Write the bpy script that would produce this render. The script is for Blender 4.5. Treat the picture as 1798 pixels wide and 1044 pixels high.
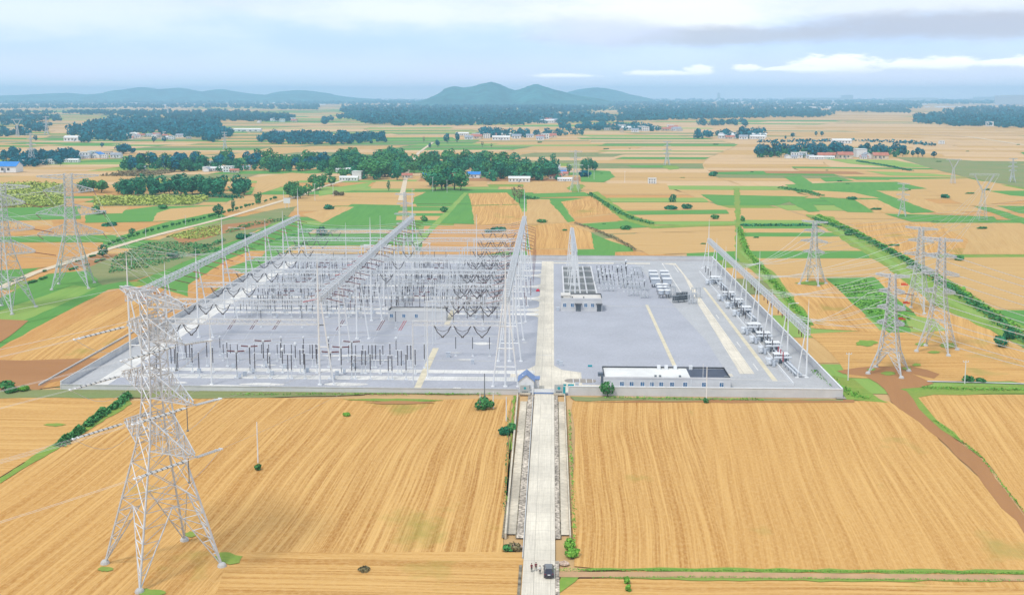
import bpy, bmesh, math, random
import numpy as np
from mathutils import Vector, Matrix
for o in list(bpy.data.objects): bpy.data.objects.remove(o)
R = math.radians
random.seed(7); rng = np.random.default_rng(5)
SC = bpy.context.scene
COL = SC.collection
# ------------------------------------------------------------- camera
F, PX0, PY0, H = 1890., 899., 406., 92.
PITCH = math.atan((PY0-168)/F); YAW = math.atan(71/F)
cam = bpy.data.cameras.new('camera'); camo = bpy.data.objects.new('camera', cam); COL.objects.link(camo)
camo.location = (0, 0, H); camo.rotation_euler = (R(90)-PITCH, 0, YAW)
cam.sensor_width = 36; cam.lens = 36*F/1798; cam.shift_y = -(522-PY0)/1798
cam.clip_start = 1; cam.clip_end = 90000
SC.camera = camo
SC.render.resolution_x, SC.render.resolution_y = 1024, 594
# ------------------------------------------------------------- view, sun, sky
SC.view_settings.view_transform = 'Standard'; SC.view_settings.look = 'None'
SC.view_settings.exposure = 0.66; SC.view_settings.gamma = 1
SUN_EL, SUN_AZ = 58, 215      # azimuth clockwise from +Y
sd = bpy.data.lights.new('sun', 'SUN'); sd.energy = 1.5; sd.angle = R(10); sd.color = (1, .96, .9)
so = bpy.data.objects.new('sun', sd); COL.objects.link(so)
so.rotation_euler = (R(90-SUN_EL), 0, R(-SUN_AZ+180))
W = bpy.data.worlds.new('World'); SC.world = W; W.use_nodes = True
def sky_nodes():
    nt = W.node_tree; nt.nodes.clear(); N = nt.nodes.new; L = nt.links.new
    out = N('ShaderNodeOutputWorld'); bg = N('ShaderNodeBackground'); L(bg.outputs[0], out.inputs[0])
    sk = N('ShaderNodeTexSky'); sk.sky_type = 'NISHITA'; sk.sun_disc = False
    sk.sun_elevation = R(SUN_EL); sk.sun_rotation = R(SUN_AZ); sk.altitude = 100
    tc = N('ShaderNodeTexCoord'); sp = N('ShaderNodeSeparateXYZ'); L(tc.outputs['Generated'], sp.inputs[0])
    def M(op, a, b=None, c=None):
        n = N('ShaderNodeMath'); n.operation = op
        for i, v in enumerate((a, b, c)):
            if v is None: continue
            if isinstance(v, (int, float)): n.inputs[i].default_value = v
            else: L(v, n.inputs[i])
        return n.outputs[0]
    X, Y, Z = sp.outputs
    az = M('ARCTAN2', X, Y)                      # radians from the road direction
    el = M('ARCSINE', Z)
    cb = N('ShaderNodeCombineXYZ'); L(az, cb.inputs[0]); L(M('MULTIPLY', el, 3.2), cb.inputs[1])
    def noise(scale, det, rough=.55, off=0):
        n = N('ShaderNodeTexNoise'); n.inputs['Scale'].default_value = scale; n.inputs['Detail'].default_value = det
        n.inputs['Roughness'].default_value = rough
        mp = N('ShaderNodeMapping'); mp.inputs['Location'].default_value = (off, off*.7, 0)
        L(cb.outputs[0], mp.inputs[0]); L(mp.outputs[0], n.inputs['Vector']); return n.outputs['Fac']
    def ss(v, a, b, x=0, y=1):
        n = N('ShaderNodeMapRange'); n.interpolation_type = 'SMOOTHSTEP'
        L(v, n.inputs[0]); n.inputs[1].default_value = a; n.inputs[2].default_value = b
        n.inputs[3].default_value = x; n.inputs[4].default_value = y; return n.outputs[0]
    def mix(f, a, b):
        n = N('ShaderNodeMix'); n.data_type = 'RGBA'; n.clamp_factor = True
        if isinstance(f, (int, float)): n.inputs[0].default_value = f
        else: L(f, n.inputs[0])
        for i, v in ((6, a), (7, b)):
            if isinstance(v, tuple): n.inputs[i].default_value = (*v, 1)
            else: L(v, n.inputs[i])
        return n.outputs[2]
    def blob(cx, cy, rx, ry, soft=.5, ns=17, na=1.7):           # ellipse in (azimuth, elevation), ragged by noise
        a = M('DIVIDE', M('SUBTRACT', az, cx), rx); b = M('DIVIDE', M('SUBTRACT', el, cy), ry)
        d = M('SQRT', M('ADD', M('MULTIPLY', a, a), M('MULTIPLY', b, b)))
        d = M('ADD', d, M('MULTIPLY', M('SUBTRACT', noise(ns, 6, .62, cx*9), .5), na))
        return ss(d, 1+soft, 1-soft, 0, 1)
    E = lambda px: (px-970)/1890.
    V = lambda py: (168-py)/1890.
    # thin overcast veil: pale blue low down, whiter above
    scl = N('ShaderNodeMix'); scl.data_type = 'RGBA'; scl.blend_type = 'MULTIPLY'; scl.inputs[0].default_value = 1
    L(sk.outputs[0], scl.inputs[6]); scl.inputs[7].default_value = (.10, .10, .10, 1)
    base = mix(ss(el, -.005, .05), (.86, .83, .98), (.50, .66, .95))
    base = mix(M('MULTIPLY', ss(noise(5, 4, .5, 3), .40, .66), .75), base, (.66, .78, .96))
    base = mix(ss(M('ADD', el, M('MULTIPLY', M('SUBTRACT', noise(6, 5, .6, 1.5), .5), .09)), .062, .100, 0, .8), base, (.70, .73, .75))
    base = mix(.12, base, scl.outputs[2])
    # white and grey cloud banks
    for (cx, cy, rx, ry, c, s) in ((720, 26, 190, 26, (.76, .81, .88), .8), (120, 40, 260, 30, (.68, .76, .88), .8),
                                (1180, 26, 230, 36, (.84, .85, .86), .6), (1650, 18, 240, 24, (.72, .76, .82), .7),
                                (1230, 68, 230, 15, (.47, .51, .60), .5), (1640, 56, 260, 22, (.45, .48, .57), .55),
                                (1060, 60, 100, 22, (.60, .66, .82), .8)):
        base = mix(M('MULTIPLY', blob(E(cx), V(cy), rx/1890, ry/1890, s), .9), base, c)
    # row of small cumulus above the horizon on the right
    for (cx, cy, rx, ry) in ((1445, 118, 70, 17), (1570, 118, 50, 9), (1625, 117, 40, 12), (1700, 117, 40, 7), (1760, 116, 50, 12), (1222, 126, 22, 10),
                             (1300, 122, 20, 7), (1150, 130, 60, 5), (985, 134, 55, 4), (1390, 124, 60, 5)):
        m = blob(E(cx), V(cy), rx/1890, ry/1890, .35, 70, 1.9)
        m = M('MULTIPLY', m, ss(el, V(cy+ry*1.1), V(cy-ry*.1), .12, 1))
        base = mix(m, base, (1.0, 1.0, 1.0))
    base = mix(ss(el, -.01, -.05), base, (.25, .22, .16))
    L(base, bg.inputs[0]); bg.inputs[1].default_value = .86
sky_nodes()
# ------------------------------------------------------------- render settings
SC.render.engine = 'CYCLES'
SC.cycles.max_bounces = 5; SC.cycles.volume_bounces = 3; SC.cycles.transparent_max_bounces = 6
# ------------------------------------------------------------- photograph geometry -> ground
cy_, sy_ = math.cos(YAW), math.sin(YAW); cp_, sp_ = math.cos(PITCH), math.sin(PITCH)
FW = Vector((-sy_*cp_, cy_*cp_, -sp_)); UP = Vector((-sy_*sp_, cy_*sp_, cp_)); RTV = Vector((cy_, sy_, 0))
def G(px, py, z=0.):
    d = RTV*((px-PX0)/F) - UP*((py-PY0)/F) + FW
    t = (z-H)/d.z
    return d.x*t, d.y*t
def proj(X, Y, Z):
    v = Vector((X, Y, Z-H)); f = v.dot(FW)
    return PX0+F*v.dot(RTV)/f, PY0-F*v.dot(UP)/f
# ------------------------------------------------------------- materials
MATS = {}
def nt_new(name, rough=.8, metal=0., spec=.3):
    m = bpy.data.materials.new(name); m.use_nodes = True; nt = m.node_tree
    b = nt.nodes['Principled BSDF']; b.inputs['Roughness'].default_value = rough; b.inputs['Metallic'].default_value = metal
    b.inputs['Specular IOR Level'].default_value = spec
    MATS[name] = m
    return m, nt, b
def plain(name, c, rough=.7, metal=0., var=.12, scale=.6, spec=.3, stretch=(1, 1, 1), var2=0, scale2=.05):
    m, nt, b = nt_new(name, rough, metal, spec)
    tc = nt.nodes.new('ShaderNodeTexCoord'); mp = nt.nodes.new('ShaderNodeMapping'); mp.inputs['Scale'].default_value = stretch
    n = nt.nodes.new('ShaderNodeTexNoise'); n.inputs['Scale'].default_value = scale; n.inputs['Detail'].default_value = 5
    nt.links.new(tc.outputs['Object'], mp.inputs[0]); nt.links.new(mp.outputs[0], n.inputs['Vector'])
    r = nt.nodes.new('ShaderNodeMapRange'); r.inputs[1].default_value = .3; r.inputs[2].default_value = .7
    r.inputs[3].default_value = 1-var; r.inputs[4].default_value = 1+var; nt.links.new(n.outputs['Fac'], r.inputs[0])
    val = r.outputs[0]
    if var2:
        n2 = nt.nodes.new('ShaderNodeTexNoise'); n2.inputs['Scale'].default_value = scale2; n2.inputs['Detail'].default_value = 4
        nt.links.new(tc.outputs['Object'], n2.inputs['Vector'])
        r2 = nt.nodes.new('ShaderNodeMapRange'); r2.inputs[1].default_value = .35; r2.inputs[2].default_value = .65
        r2.inputs[3].default_value = 1-var2; r2.inputs[4].default_value = 1+var2; nt.links.new(n2.outputs['Fac'], r2.inputs[0])
        mm = nt.nodes.new('ShaderNodeMath'); mm.operation = 'MULTIPLY'
        nt.links.new(val, mm.inputs[0]); nt.links.new(r2.outputs[0], mm.inputs[1]); val = mm.outputs[0]
    x = nt.nodes.new('ShaderNodeVectorMath'); x.operation = 'SCALE'; x.inputs[0].default_value = c
    nt.links.new(val, x.inputs['Scale']); nt.links.new(x.outputs[0], b.inputs['Base Color'])
    return m
def jointed(name, c, sx, sy, var=.05, dark=.72):
    m = plain(name, c, .85, var=var, scale=.9, var2=.09, scale2=.07, spec=.12); nt = m.node_tree; N = nt.nodes.new; L = nt.links.new
    tc = N('ShaderNodeTexCoord'); mp = N('ShaderNodeMapping'); L(tc.outputs['Object'], mp.inputs[0])
    br = N('ShaderNodeTexBrick'); br.offset = 0; br.inputs['Scale'].default_value = 1; br.inputs['Brick Width'].default_value = sx; br.inputs['Row Height'].default_value = sy
    br.inputs['Mortar Size'].default_value = .07; br.inputs['Mortar Smooth'].default_value = .3; br.inputs['Color1'].default_value = (1, 1, 1, 1); br.inputs['Color2'].default_value = (.93, .93, .94, 1); br.inputs['Mortar'].default_value = (dark, dark, dark, 1)
    L(mp.outputs[0], br.inputs['Vector']); b = nt.nodes['Principled BSDF']; src = b.inputs['Base Color'].links[0].from_socket
    wt = N('ShaderNodeTexNoise'); mp2 = N('ShaderNodeMapping'); mp2.inputs['Scale'].default_value = (1.1, .03, 1); L(tc.outputs['Object'], mp2.inputs[0]); L(mp2.outputs[0], wt.inputs['Vector'])
    r = N('ShaderNodeMapRange'); r.inputs[1].default_value = .35; r.inputs[2].default_value = .65; r.inputs[3].default_value = .90; r.inputs[4].default_value = 1.04; L(wt.outputs['Fac'], r.inputs[0])
    x = N('ShaderNodeVectorMath'); x.operation = 'MULTIPLY'; L(src, x.inputs[0]); L(br.outputs['Color'], x.inputs[1]); y = N('ShaderNodeVectorMath'); y.operation = 'SCALE'; L(x.outputs[0], y.inputs[0]); L(r.outputs[0], y.inputs['Scale']); L(y.outputs[0], b.inputs['Base Color'])
    return m
def field_mat(name, cols, rs=.45, contrast=1., patch=.012, streak=.012, patchamt=.5, green=None):
    """crop field: UV.x runs across the rows, UV.y along them, in metres"""
    m, nt, b = nt_new(name, .95, 0, .05); N = nt.nodes.new; L = nt.links.new
    uv = N('ShaderNodeUVMap'); uv.uv_map = 'rows'
    wn = N('ShaderNodeTexNoise'); wn.inputs['Scale'].default_value = .011; wn.inputs['Detail'].default_value = 1; L(uv.outputs[0], wn.inputs['Vector'])
    ws = N('ShaderNodeVectorMath'); ws.operation = 'MULTIPLY_ADD'; L(wn.outputs['Color'], ws.inputs[0]); ws.inputs[1].default_value = (8, 8, 0); L(uv.outputs[0], ws.inputs[2]); UVW = ws.outputs[0]
    def noise(sx, sy, det=4, r=.6):
        mp = N('ShaderNodeMapping'); mp.inputs['Scale'].default_value = (sx, sy, 1); L(UVW, mp.inputs[0])
        n = N('ShaderNodeTexNoise'); n.inputs['Scale'].default_value = 1; n.inputs['Detail'].default_value = det
        n.inputs['Roughness'].default_value = r; L(mp.outputs[0], n.inputs['Vector']); return n.outputs['Fac']
    a1 = noise(rs, streak, 4, .7); a2 = noise(rs*2.6, streak*2.5, 5, .75)
    av = N('ShaderNodeMath'); av.operation = 'MULTIPLY_ADD'; L(a2, av.inputs[0]); av.inputs[1].default_value = .5; hv = N('ShaderNodeMath'); hv.operation = 'MULTIPLY'; L(a1, hv.inputs[0]); hv.inputs[1].default_value = .5; L(hv.outputs[0], av.inputs[2]); a = av.outputs[0]; p = noise(patch, patch*.5, 5, .55); g = noise(1.6, .7, 4, .75)
    def mr(v, lo, hi):
        n = N('ShaderNodeMapRange'); n.inputs[1].default_value = lo; n.inputs[2].default_value = hi; L(v, n.inputs[0]); return n.outputs[0]
    def mx(f, a_, b_):
        n = N('ShaderNodeMix'); n.data_type = 'RGBA'; L(f, n.inputs[0])
        for i, v in ((6, a_), (7, b_)):
            if isinstance(v, tuple): n.inputs[i].default_value = (*v, 1)
            else: L(v, n.inputs[i])
        return n.outputs[2]
    def mul(v, k):
        n = N('ShaderNodeMath'); n.operation = 'MULTIPLY'; L(v, n.inputs[0]); n.inputs[1].default_value = k; return n.outputs[0]
    w = .5-.42*min(contrast, 1.)*.6
    c = mx(mul(mr(a, .5-.095/contrast, .5+.095/contrast), 1), cols[0], cols[1])
    c = mx(mul(mr(p, .42, .68), patchamt), c, cols[2])
    c = mx(mul(mr(g, .42, .66), .55), c, cols[3])
    if green:
        gp = noise(.03, .022, 5, .6); c = mx(mul(mr(gp, .60, .70), .75), c, green)
    L(c, b.inputs['Base Color'])
    return m
field_mat('straw', ((.42, .195, .050), (.58, .330, .115), (.47, .245, .085), (.56, .34, .15)), .42, 1.0)
field_mat('straw_rows', ((.355, .165, .040), (.66, .41, .150), (.50, .255, .070), (.64, .41, .17)), .70, 1.1, patchamt=.45, streak=.007, green=(.30, .26, .06))
field_mat('straw_near', ((.41, .205, .055), (.65, .40, .145), (.52, .28, .085), (.64, .41, .17)), .60, .95, patchamt=.45, streak=.008, green=(.34, .28, .08))
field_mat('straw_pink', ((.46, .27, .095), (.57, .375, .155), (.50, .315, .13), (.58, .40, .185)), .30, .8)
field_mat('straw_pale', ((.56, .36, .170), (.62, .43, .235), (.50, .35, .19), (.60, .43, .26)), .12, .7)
field_mat('soil', ((.32, .155, .065), (.38, .19, .080), (.44, .24, .10), (.36, .19, .09)), .15, .6)
field_mat('crop_green', ((.085, .235, .050), (.13, .31, .07), (.18, .33, .07), (.10, .27, .07)), .2, .6, patchamt=.35)
field_mat('crop_light', ((.17, .32, .070), (.26, .38, .09), (.36, .36, .11), (.2, .36, .09)), .2, .7, patchamt=.5)
field_mat('crop_olive', ((.19, .21, .075), (.27, .27, .12), (.12, .24, .07), (.26, .28, .15)), .25, .7, patch=.03, patchamt=.6)
field_mat('meadow', ((.12, .25, .045), (.22, .34, .06), (.26, .26, .07), (.30, .36, .08)), .15, .7, patch=.05, patchamt=.6)
plain('ground_soil', (.50, .33, .16), .95, var=.15, scale=.02, var2=.15, scale2=.004, spec=.05)
plain('gravel', (.375, .385, .425), .9, var=.09, scale=1.8, var2=.05, scale2=.05, spec=.1)
plain('gravel_grey', (.41, .415, .425), .9, var=.09, scale=1.3, var2=.05, scale2=.08, spec=.1)
jointed('concrete_road', (.67, .615, .51), 3.2, 5.)
jointed('white_road', (.68, .665, .63), 6., 4.5)
plain('cream_path', (.60, .54, .40), .85, var=.10, scale=.35, spec=.15)
plain('dirt_road', (.60, .50, .36), .95, var=.10, scale=.3, spec=.1)
plain('track_dirt', (.46, .29, .16), .95, var=.12, scale=.3, spec=.1)
plain('asphalt', (.30, .27, .24), .9, var=.10, scale=.3, spec=.1)
plain('ditch_earth', (.40, .35, .29), .95, var=.75, scale=1.3, var2=.3, scale2=.2, spec=.05)
plain('pit_gravel', (.17, .18, .18), .9, var=.3, scale=2)
plain('ditch_dark', (.20, .17, .12), .9, var=.6, scale=.8)
plain('concrete', (.46, .46, .45), .85, var=.07, scale=.5, var2=.08, scale2=.1, spec=.2)
plain('concrete_warm', (.54, .48, .38), .85, var=.16, scale=.9, var2=.2, scale2=.08, spec=.2)
plain('wall_white', (.58, .58, .585), .7, var=.03, scale=.5, var2=.06, scale2=.15)
plain('roof_white', (.66, .66, .64), .7, var=.04, scale=.4, var2=.08, scale2=.12)
plain('roof_cream', (.60, .57, .53), .7, var=.05, scale=.6)
plain('roof_blue', (.15, .23, .42), .6, var=.10, scale=2)
plain('roof_bright_blue', (.03, .22, .60), .5, var=.1, scale=.3)
plain('roof_red', (.45, .17, .12), .8, var=.15, scale=.3)
plain('roof_grey', (.30, .33, .38), .8, var=.15, scale=.3)
plain('roof_dark', (.07, .085, .12), .8, var=.15, scale=.3)
plain('dark_trim', (.035, .04, .05), .6, var=.2, scale=2)
plain('glass_blue', (.06, .16, .30), .15, spec=.6, var=.2, scale=1)
plain('glass_dark', (.10, .12, .14), .15, spec=.6, var=.2, scale=1)
plain('steel', (.54, .56, .585), .55, .15, var=.10, scale=1.5)
plain('steel_bright', (.66, .68, .70), .55, .1, var=.08, scale=1.5)
plain('steel_dark', (.16, .18, .20), .6, .2, var=.2, scale=1.5)
plain('conductor', (.60, .61, .62), .5, .2, var=.03)
plain('equipment_grey', (.50, .54, .60), .5, .1, var=.08, scale=2)
plain('equipment_light', (.58, .61, .65), .5, .1, var=.08, scale=2)
plain('equipment_dark', (.12, .15, .19), .5, .1, var=.2, scale=2)
plain('white_paint', (.72, .73, .74), .5, var=.04, scale=1)
plain('insulator_dark', (.085, .075, .08), .35, var=.3, scale=3, spec=.5)
plain('insulator_brown', (.15, .030, .030), .3, var=.25, scale=3, spec=.5)
plain('insulator_red', (.42, .045, .06), .3, var=.2, scale=3, spec=.5)
plain('insulator_white', (.55, .56, .56), .4, var=.1, scale=3)
plain('flag_orange', (.70, .12, .05), .7, var=.1)
plain('teal_paint', (.02, .32, .38), .5, var=.08, scale=1)
plain('red_paint', (.60, .03, .06), .5, var=.08, scale=1)
plain('sign_panel', (.42, .44, .43), .6, var=.05, scale=1)
plain('trunk', (.10, .075, .05), .9, var=.2, scale=2)
plain('bark_grey', (.22, .20, .17), .9, var=.2, scale=2)
plain('rubble', (.50, .38, .30), .95, var=.4, scale=2)
plain('car_paint', (.055, .05, .07), .25, .4, var=.05, spec=.6)
plain('car_glass', (.02, .022, .04), .08, var=.1, spec=.8)
plain('car_roof', (.17, .18, .19), .2, .3, var=.05, spec=.7)
plain('rubber', (.02, .02, .02), .8, var=.1)
plain('skin', (.50, .30, .20), .6, var=.05)
plain('hair', (.02, .015, .015), .6, var=.1)
plain('cloth_red', (.16, .02, .035), .8, var=.1, scale=4)
plain('cloth_white', (.72, .74, .73), .8, var=.04, scale=4)
plain('cloth_dark', (.03, .045, .05), .8, var=.1, scale=4)
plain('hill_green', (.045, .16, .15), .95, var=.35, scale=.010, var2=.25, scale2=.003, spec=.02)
def leaf_mat(name, dark, light):
    m, nt, b = nt_new(name, .8, 0, .15); N = nt.nodes.new; L = nt.links.new
    g = N('ShaderNodeNewGeometry'); oi = N('ShaderNodeObjectInfo')
    a = N('ShaderNodeMath'); a.operation = 'MULTIPLY_ADD'; L(oi.outputs['Random'], a.inputs[0]); a.inputs[1].default_value = .45
    L(g.outputs['Random Per Island'], a.inputs[2])
    r = N('ShaderNodeValToRGB'); r.color_ramp.elements[0].color = (*dark, 1); r.color_ramp.elements[1].color = (*light, 1)
    r.color_ramp.elements[0].position = .1; r.color_ramp.elements[1].position = 1.0
    s = N('ShaderNodeMath'); s.operation = 'DIVIDE'; L(a.outputs[0], s.inputs[0]); s.inputs[1].default_value = 1.45
    L(s.outputs[0], r.inputs[0]); L(r.outputs[0], b.inputs['Base Color'])
    return m
leaf_mat('leaf', (.035, .17, .055), (.11, .34, .10))
leaf_mat('leaf_dark', (.012, .13, .070), (.055, .28, .13))
leaf_mat('leaf_haze_blue', (.003, .095, .14), (.012, .21, .26))  # blue of the distance haze painted into the foliage colour of distant trees
leaf_mat('leaf_yellow', (.20, .32, .06), (.56, .58, .13))
leaf_mat('leaf_bright', (.09, .28, .03), (.26, .52, .08))
leaf_mat('leaf_dry', (.13, .12, .06), (.30, .25, .13))
# ------------------------------------------------------------- objects
def link(o, parent=None):
    COL.objects.link(o)
    if parent: o.parent = parent
    return o
def tag(o, label=None, cat=None, group=None, kind=None):
    if label: o['label'] = label
    if cat: o['category'] = cat
    if group: o['group'] = group
    if kind: o['kind'] = kind
    return o
def empty(name, loc, label, cat, group=None, rz=0., kind=None):
    o = bpy.data.objects.new(name, None); o.empty_display_size = .1; o.location = loc; o.rotation_euler = (0, 0, rz)
    link(o); return tag(o, label, cat, group, kind)
def copy_tree(o, loc, label=None, rz=None, sc=None, group=None):
    c = o.copy(); COL.objects.link(c); c.location = loc
    if rz is not None: c.rotation_euler = (0, 0, rz)
    if sc is not None: c.scale = (sc, sc, sc) if isinstance(sc, (int, float)) else sc
    if label: c['label'] = label
    if group: c['group'] = group
    def rec(a, b):
        for ch in list(a.children):
            d = ch.copy(); COL.objects.link(d); d.parent = b; rec(ch, d)
    rec(o, c)
    return c
class MB:
    def __init__(s): s.v = []; s.f = []; s.m = []; s.cur = 0
    def add(s, vs, fs):
        n = len(s.v); s.v += [tuple(v) for v in vs]; s.f += [tuple(i+n for i in f) for f in fs]; s.m += [s.cur]*len(fs)
    def box(s, c, size, rz=0.):
        x, y, z = (k/2 for k in size); ca, sa = math.cos(rz), math.sin(rz)
        vs = []
        for dz in (-z, z):
            for dx, dy in ((-x, -y), (x, -y), (x, y), (-x, y)):
                vs.append((c[0]+dx*ca-dy*sa, c[1]+dx*sa+dy*ca, c[2]+dz))
        s.add(vs, [(3, 2, 1, 0), (4, 5, 6, 7), (0, 1, 5, 4), (1, 2, 6, 5), (2, 3, 7, 6), (3, 0, 4, 7)])
    def bar(s, p, q, r=.1, n=4, r2=None, cap=True):
        p = Vector(p); q = Vector(q); d = q-p
        if d.length < 1e-6: return
        d.normalize(); a = Vector((0, 0, 1)) if abs(d.z) < .9 else Vector((1, 0, 0))
        u = d.cross(a).normalized(); w = d.cross(u); r2 = r if r2 is None else r2
        vs = []
        for P, rr in ((p, r), (q, r2)):
            for k in range(n):
                t = 2*math.pi*(k+.5)/n; vs.append(P+u*(rr*math.cos(t))+w*(rr*math.sin(t)))
        fs = [(k, (k+1) % n, n+(k+1) % n, n+k) for k in range(n)]
        if cap: fs += [tuple(range(n))[::-1], tuple(range(n, 2*n))]
        s.add(vs, fs)
    def path(s, pts, r=.1, n=3):
        for a, b in zip(pts, pts[1:]): s.bar(a, b, r, n, cap=False)
    def lathe(s, c, prof, n=8):
        vs = []; fs = []
        for (rr, z) in prof:
            for k in range(n):
                t = 2*math.pi*k/n; vs.append((c[0]+rr*math.cos(t), c[1]+rr*math.sin(t), c[2]+z))
        for i in range(len(prof)-1):
            for k in range(n):
                k2 = (k+1) % n; fs.append((i*n+k, i*n+k2, (i+1)*n+k2, (i+1)*n+k))
        fs += [tuple(range(n))[::-1], tuple(range((len(prof)-1)*n, len(prof)*n))]
        s.add(vs, fs)
    def poly(s, pts, z):
        s.add([(x, y, z) for x, y in pts], [tuple(range(len(pts)))])
    def prism(s, pts, z0, z1):
        n = len(pts); s.add([(x, y, z0) for x, y in pts]+[(x, y, z1) for x, y in pts],
            [tuple(range(n))[::-1], tuple(range(n, 2*n))]+[(k, (k+1) % n, n+(k+1) % n, n+k) for k in range(n)])
    def ellipsoid(s, c, r, nu=8, nv=5, rz=0.):
        vs = []; fs = []; ca, sa = math.cos(rz), math.sin(rz)
        for j in range(nv+1):
            ph = math.pi*j/nv
            for k in range(nu):
                t = 2*math.pi*k/nu; x = r[0]*math.sin(ph)*math.cos(t); y = r[1]*math.sin(ph)*math.sin(t)
                vs.append((c[0]+x*ca-y*sa, c[1]+x*sa+y*ca, c[2]+r[2]*math.cos(ph)))
        for j in range(nv):
            for k in range(nu):
                k2 = (k+1) % nu; fs.append((j*nu+k, (j+1)*nu+k, (j+1)*nu+k2, j*nu+k2))
        s.add(vs, fs)
    def build(s, name, mat, parent=None, label=None, cat=None, group=None, kind=None, loc=None, smooth=False):
        me = bpy.data.meshes.new(name); me.from_pydata(s.v, [], s.f)
        for mm in (mat if isinstance(mat, (list, tuple)) else [mat]): me.materials.append(MATS[mm])
        if isinstance(mat, (list, tuple)): me.polygons.foreach_set('material_index', s.m)
        if smooth: me.polygons.foreach_set('use_smooth', [True]*len(s.f))
        me.update()
        o = bpy.data.objects.new(name, me); link(o, parent)
        if loc: o.location = loc
        return tag(o, label, cat, group, kind)
def wofs(o):
    v = Vector((0, 0, 0))
    while o: v += o.location; o = o.parent
    return v
def wb(mb, name, mat, parent=None, **k):
    """build from world coordinates under a thing that stands at its own place"""
    if parent:
        d = wofs(parent); mb.v = [(a-d.x, b-d.y, c-d.z) for a, b, c in mb.v]
    return mb.build(name, mat, parent, **k)
# ============================================================= THE SETTING
def rough_edge(pts, step=9., amp=.5):
    out = []
    for (a, b) in zip(pts, pts[1:]+pts[:1]):
        a = Vector(a); b = Vector(b); L = (b-a).length; n = max(1, min(40, int(L/step)))
        nr = Vector((-(b-a).y, (b-a).x)).normalized() if L > 0 else Vector((0, 0))
        for i in range(n):
            j = random.uniform(-amp, amp) if i else 0
            p = a.lerp(b, i/n)+nr*j; out.append((p.x, p.y))
    return out
def sheet(name, mat, polys, z, ang=0., label=None, kind='structure'):
    """flat sheet(s) on the ground; polys = [(points, row angle)]"""
    vs = []; fs = []; uv = []
    for pts, an, zz in polys:
        n = len(vs); vs += [(x, y, zz) for x, y in pts]; fs.append(tuple(range(n, n+len(pts))))
        ox, oy = random.uniform(0, 900), random.uniform(0, 900); ca, sa = math.cos(an), math.sin(an)
        # along = (sin an, cos an)
        for x, y in pts: uv.append((x*ca-y*sa+ox, x*sa+y*ca+oy))
    me = bpy.data.meshes.new(name); me.from_pydata(vs, [], fs); me.materials.append(MATS[mat])
    l = me.uv_layers.new(name='rows'); l.data.foreach_set('uv', [c for p in uv for c in p])
    # make every face point up
    me.update()
    bm = bmesh.new(); bm.from_mesh(me)
    for f in bm.faces:
        if f.normal.z < 0: f.normal_flip()
    bm.to_mesh(me); bm.free()
    o = bpy.data.objects.new(name, me); link(o); return tag(o, label, kind=kind)
def vp(px): return math.atan((px-970)/1890.)
gm = MB(); S_ = 18000
gm.add([(-S_, -1500, -.35), (S_, -1500, -.35), (S_, S_, -.35), (-S_, S_, -.35)], [(0, 1, 2, 3)])
gm.build('ground', 'ground_soil', kind='structure')
# --- patchwork of fields out to the hills: recursive subdivision, sizes grow slowly
patches = {k: [] for k in ('straw', 'straw_pink', 'straw_pale', 'crop_green', 'crop_light', 'crop_olive', 'soil', 'meadow')}
SK = math.tan(R(2))
yc0 = 1000.
def split(x0, x1, y0, y1, depth=0):
    w, d = x1-x0, y1-y0; yc = (y0+y1)/2; k = (max(.85, yc/1050))**.75
    if (w > 190*k and random.random() < .97) or (d > 62*k):
        if w > 2.6*d or d <= 62*k:
            m = x0+w*random.uniform(.35, .65); split(x0, m, y0, y1, depth+1); split(m, x1, y0, y1, depth+1)
        else:
            m = y0+d*random.uniform(.3, .7); split(x0, x1, y0, m, depth+1); split(x0, x1, m, y1, depth+1)
        return
    g = 1.2*k if random.random() < .5 else .3
    xc = (x0+x1)/2
    left = max(0., min(1., (-xc+.02*yc)/(.25*yc)+.2))
    right = 1-left
    green = .36+.10*left if yc < 2600 else .36
    if xc > .12*yc and yc > 1250: green = .10
    r = random.random()
    if r < green: m = random.choice(['crop_green', 'crop_green', 'crop_light', 'crop_olive', 'meadow' if yc < 1500 else 'crop_olive'])
    elif r < green+.03: m = 'soil' if yc < 1400 else 'crop_olive'
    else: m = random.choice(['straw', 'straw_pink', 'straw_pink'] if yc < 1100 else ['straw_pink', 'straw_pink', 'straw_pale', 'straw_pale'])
    j = lambda: random.uniform(-2, 2)*k
    pts = [(x0+g, y0+g+j()), (x1-g, y0+g+j()), (x1-g+SK*d+j(), y1-g), (x0+g+SK*d+j(), y1-g)]
    if yc > 640:
        pts = [(x+.05*y*math.sin(y/(.30*yc0)+.8), y+.055*yc0*math.sin(x/(.33*yc0)+1.1)*min(1, (y-640)/600)) for x, y in pts]
    if yc < 2200: pts = rough_edge(pts, 25*k, .6*k)
    an = 0. if (random.random() < .25) else R(90)+random.uniform(-.03, .03)
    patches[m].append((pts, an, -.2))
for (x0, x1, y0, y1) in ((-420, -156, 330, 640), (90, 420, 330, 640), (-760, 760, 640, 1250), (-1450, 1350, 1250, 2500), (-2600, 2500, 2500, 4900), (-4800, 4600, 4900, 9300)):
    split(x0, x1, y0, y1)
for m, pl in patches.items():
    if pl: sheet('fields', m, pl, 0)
# --- traced fields (photo outline -> ground)
TR = []
def fld(mat, pts, row=970, z=0., amp=.5, step=9.):
    """row: vanishing point of the rows, or 'x' for rows that run across"""
    an = R(90) if row == 'x' else (vp(row) if isinstance(row, (int, float)) else row[0])
    TR.append((mat, rough_edge([G(*p) for p in pts], step, amp), an, z))
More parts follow.
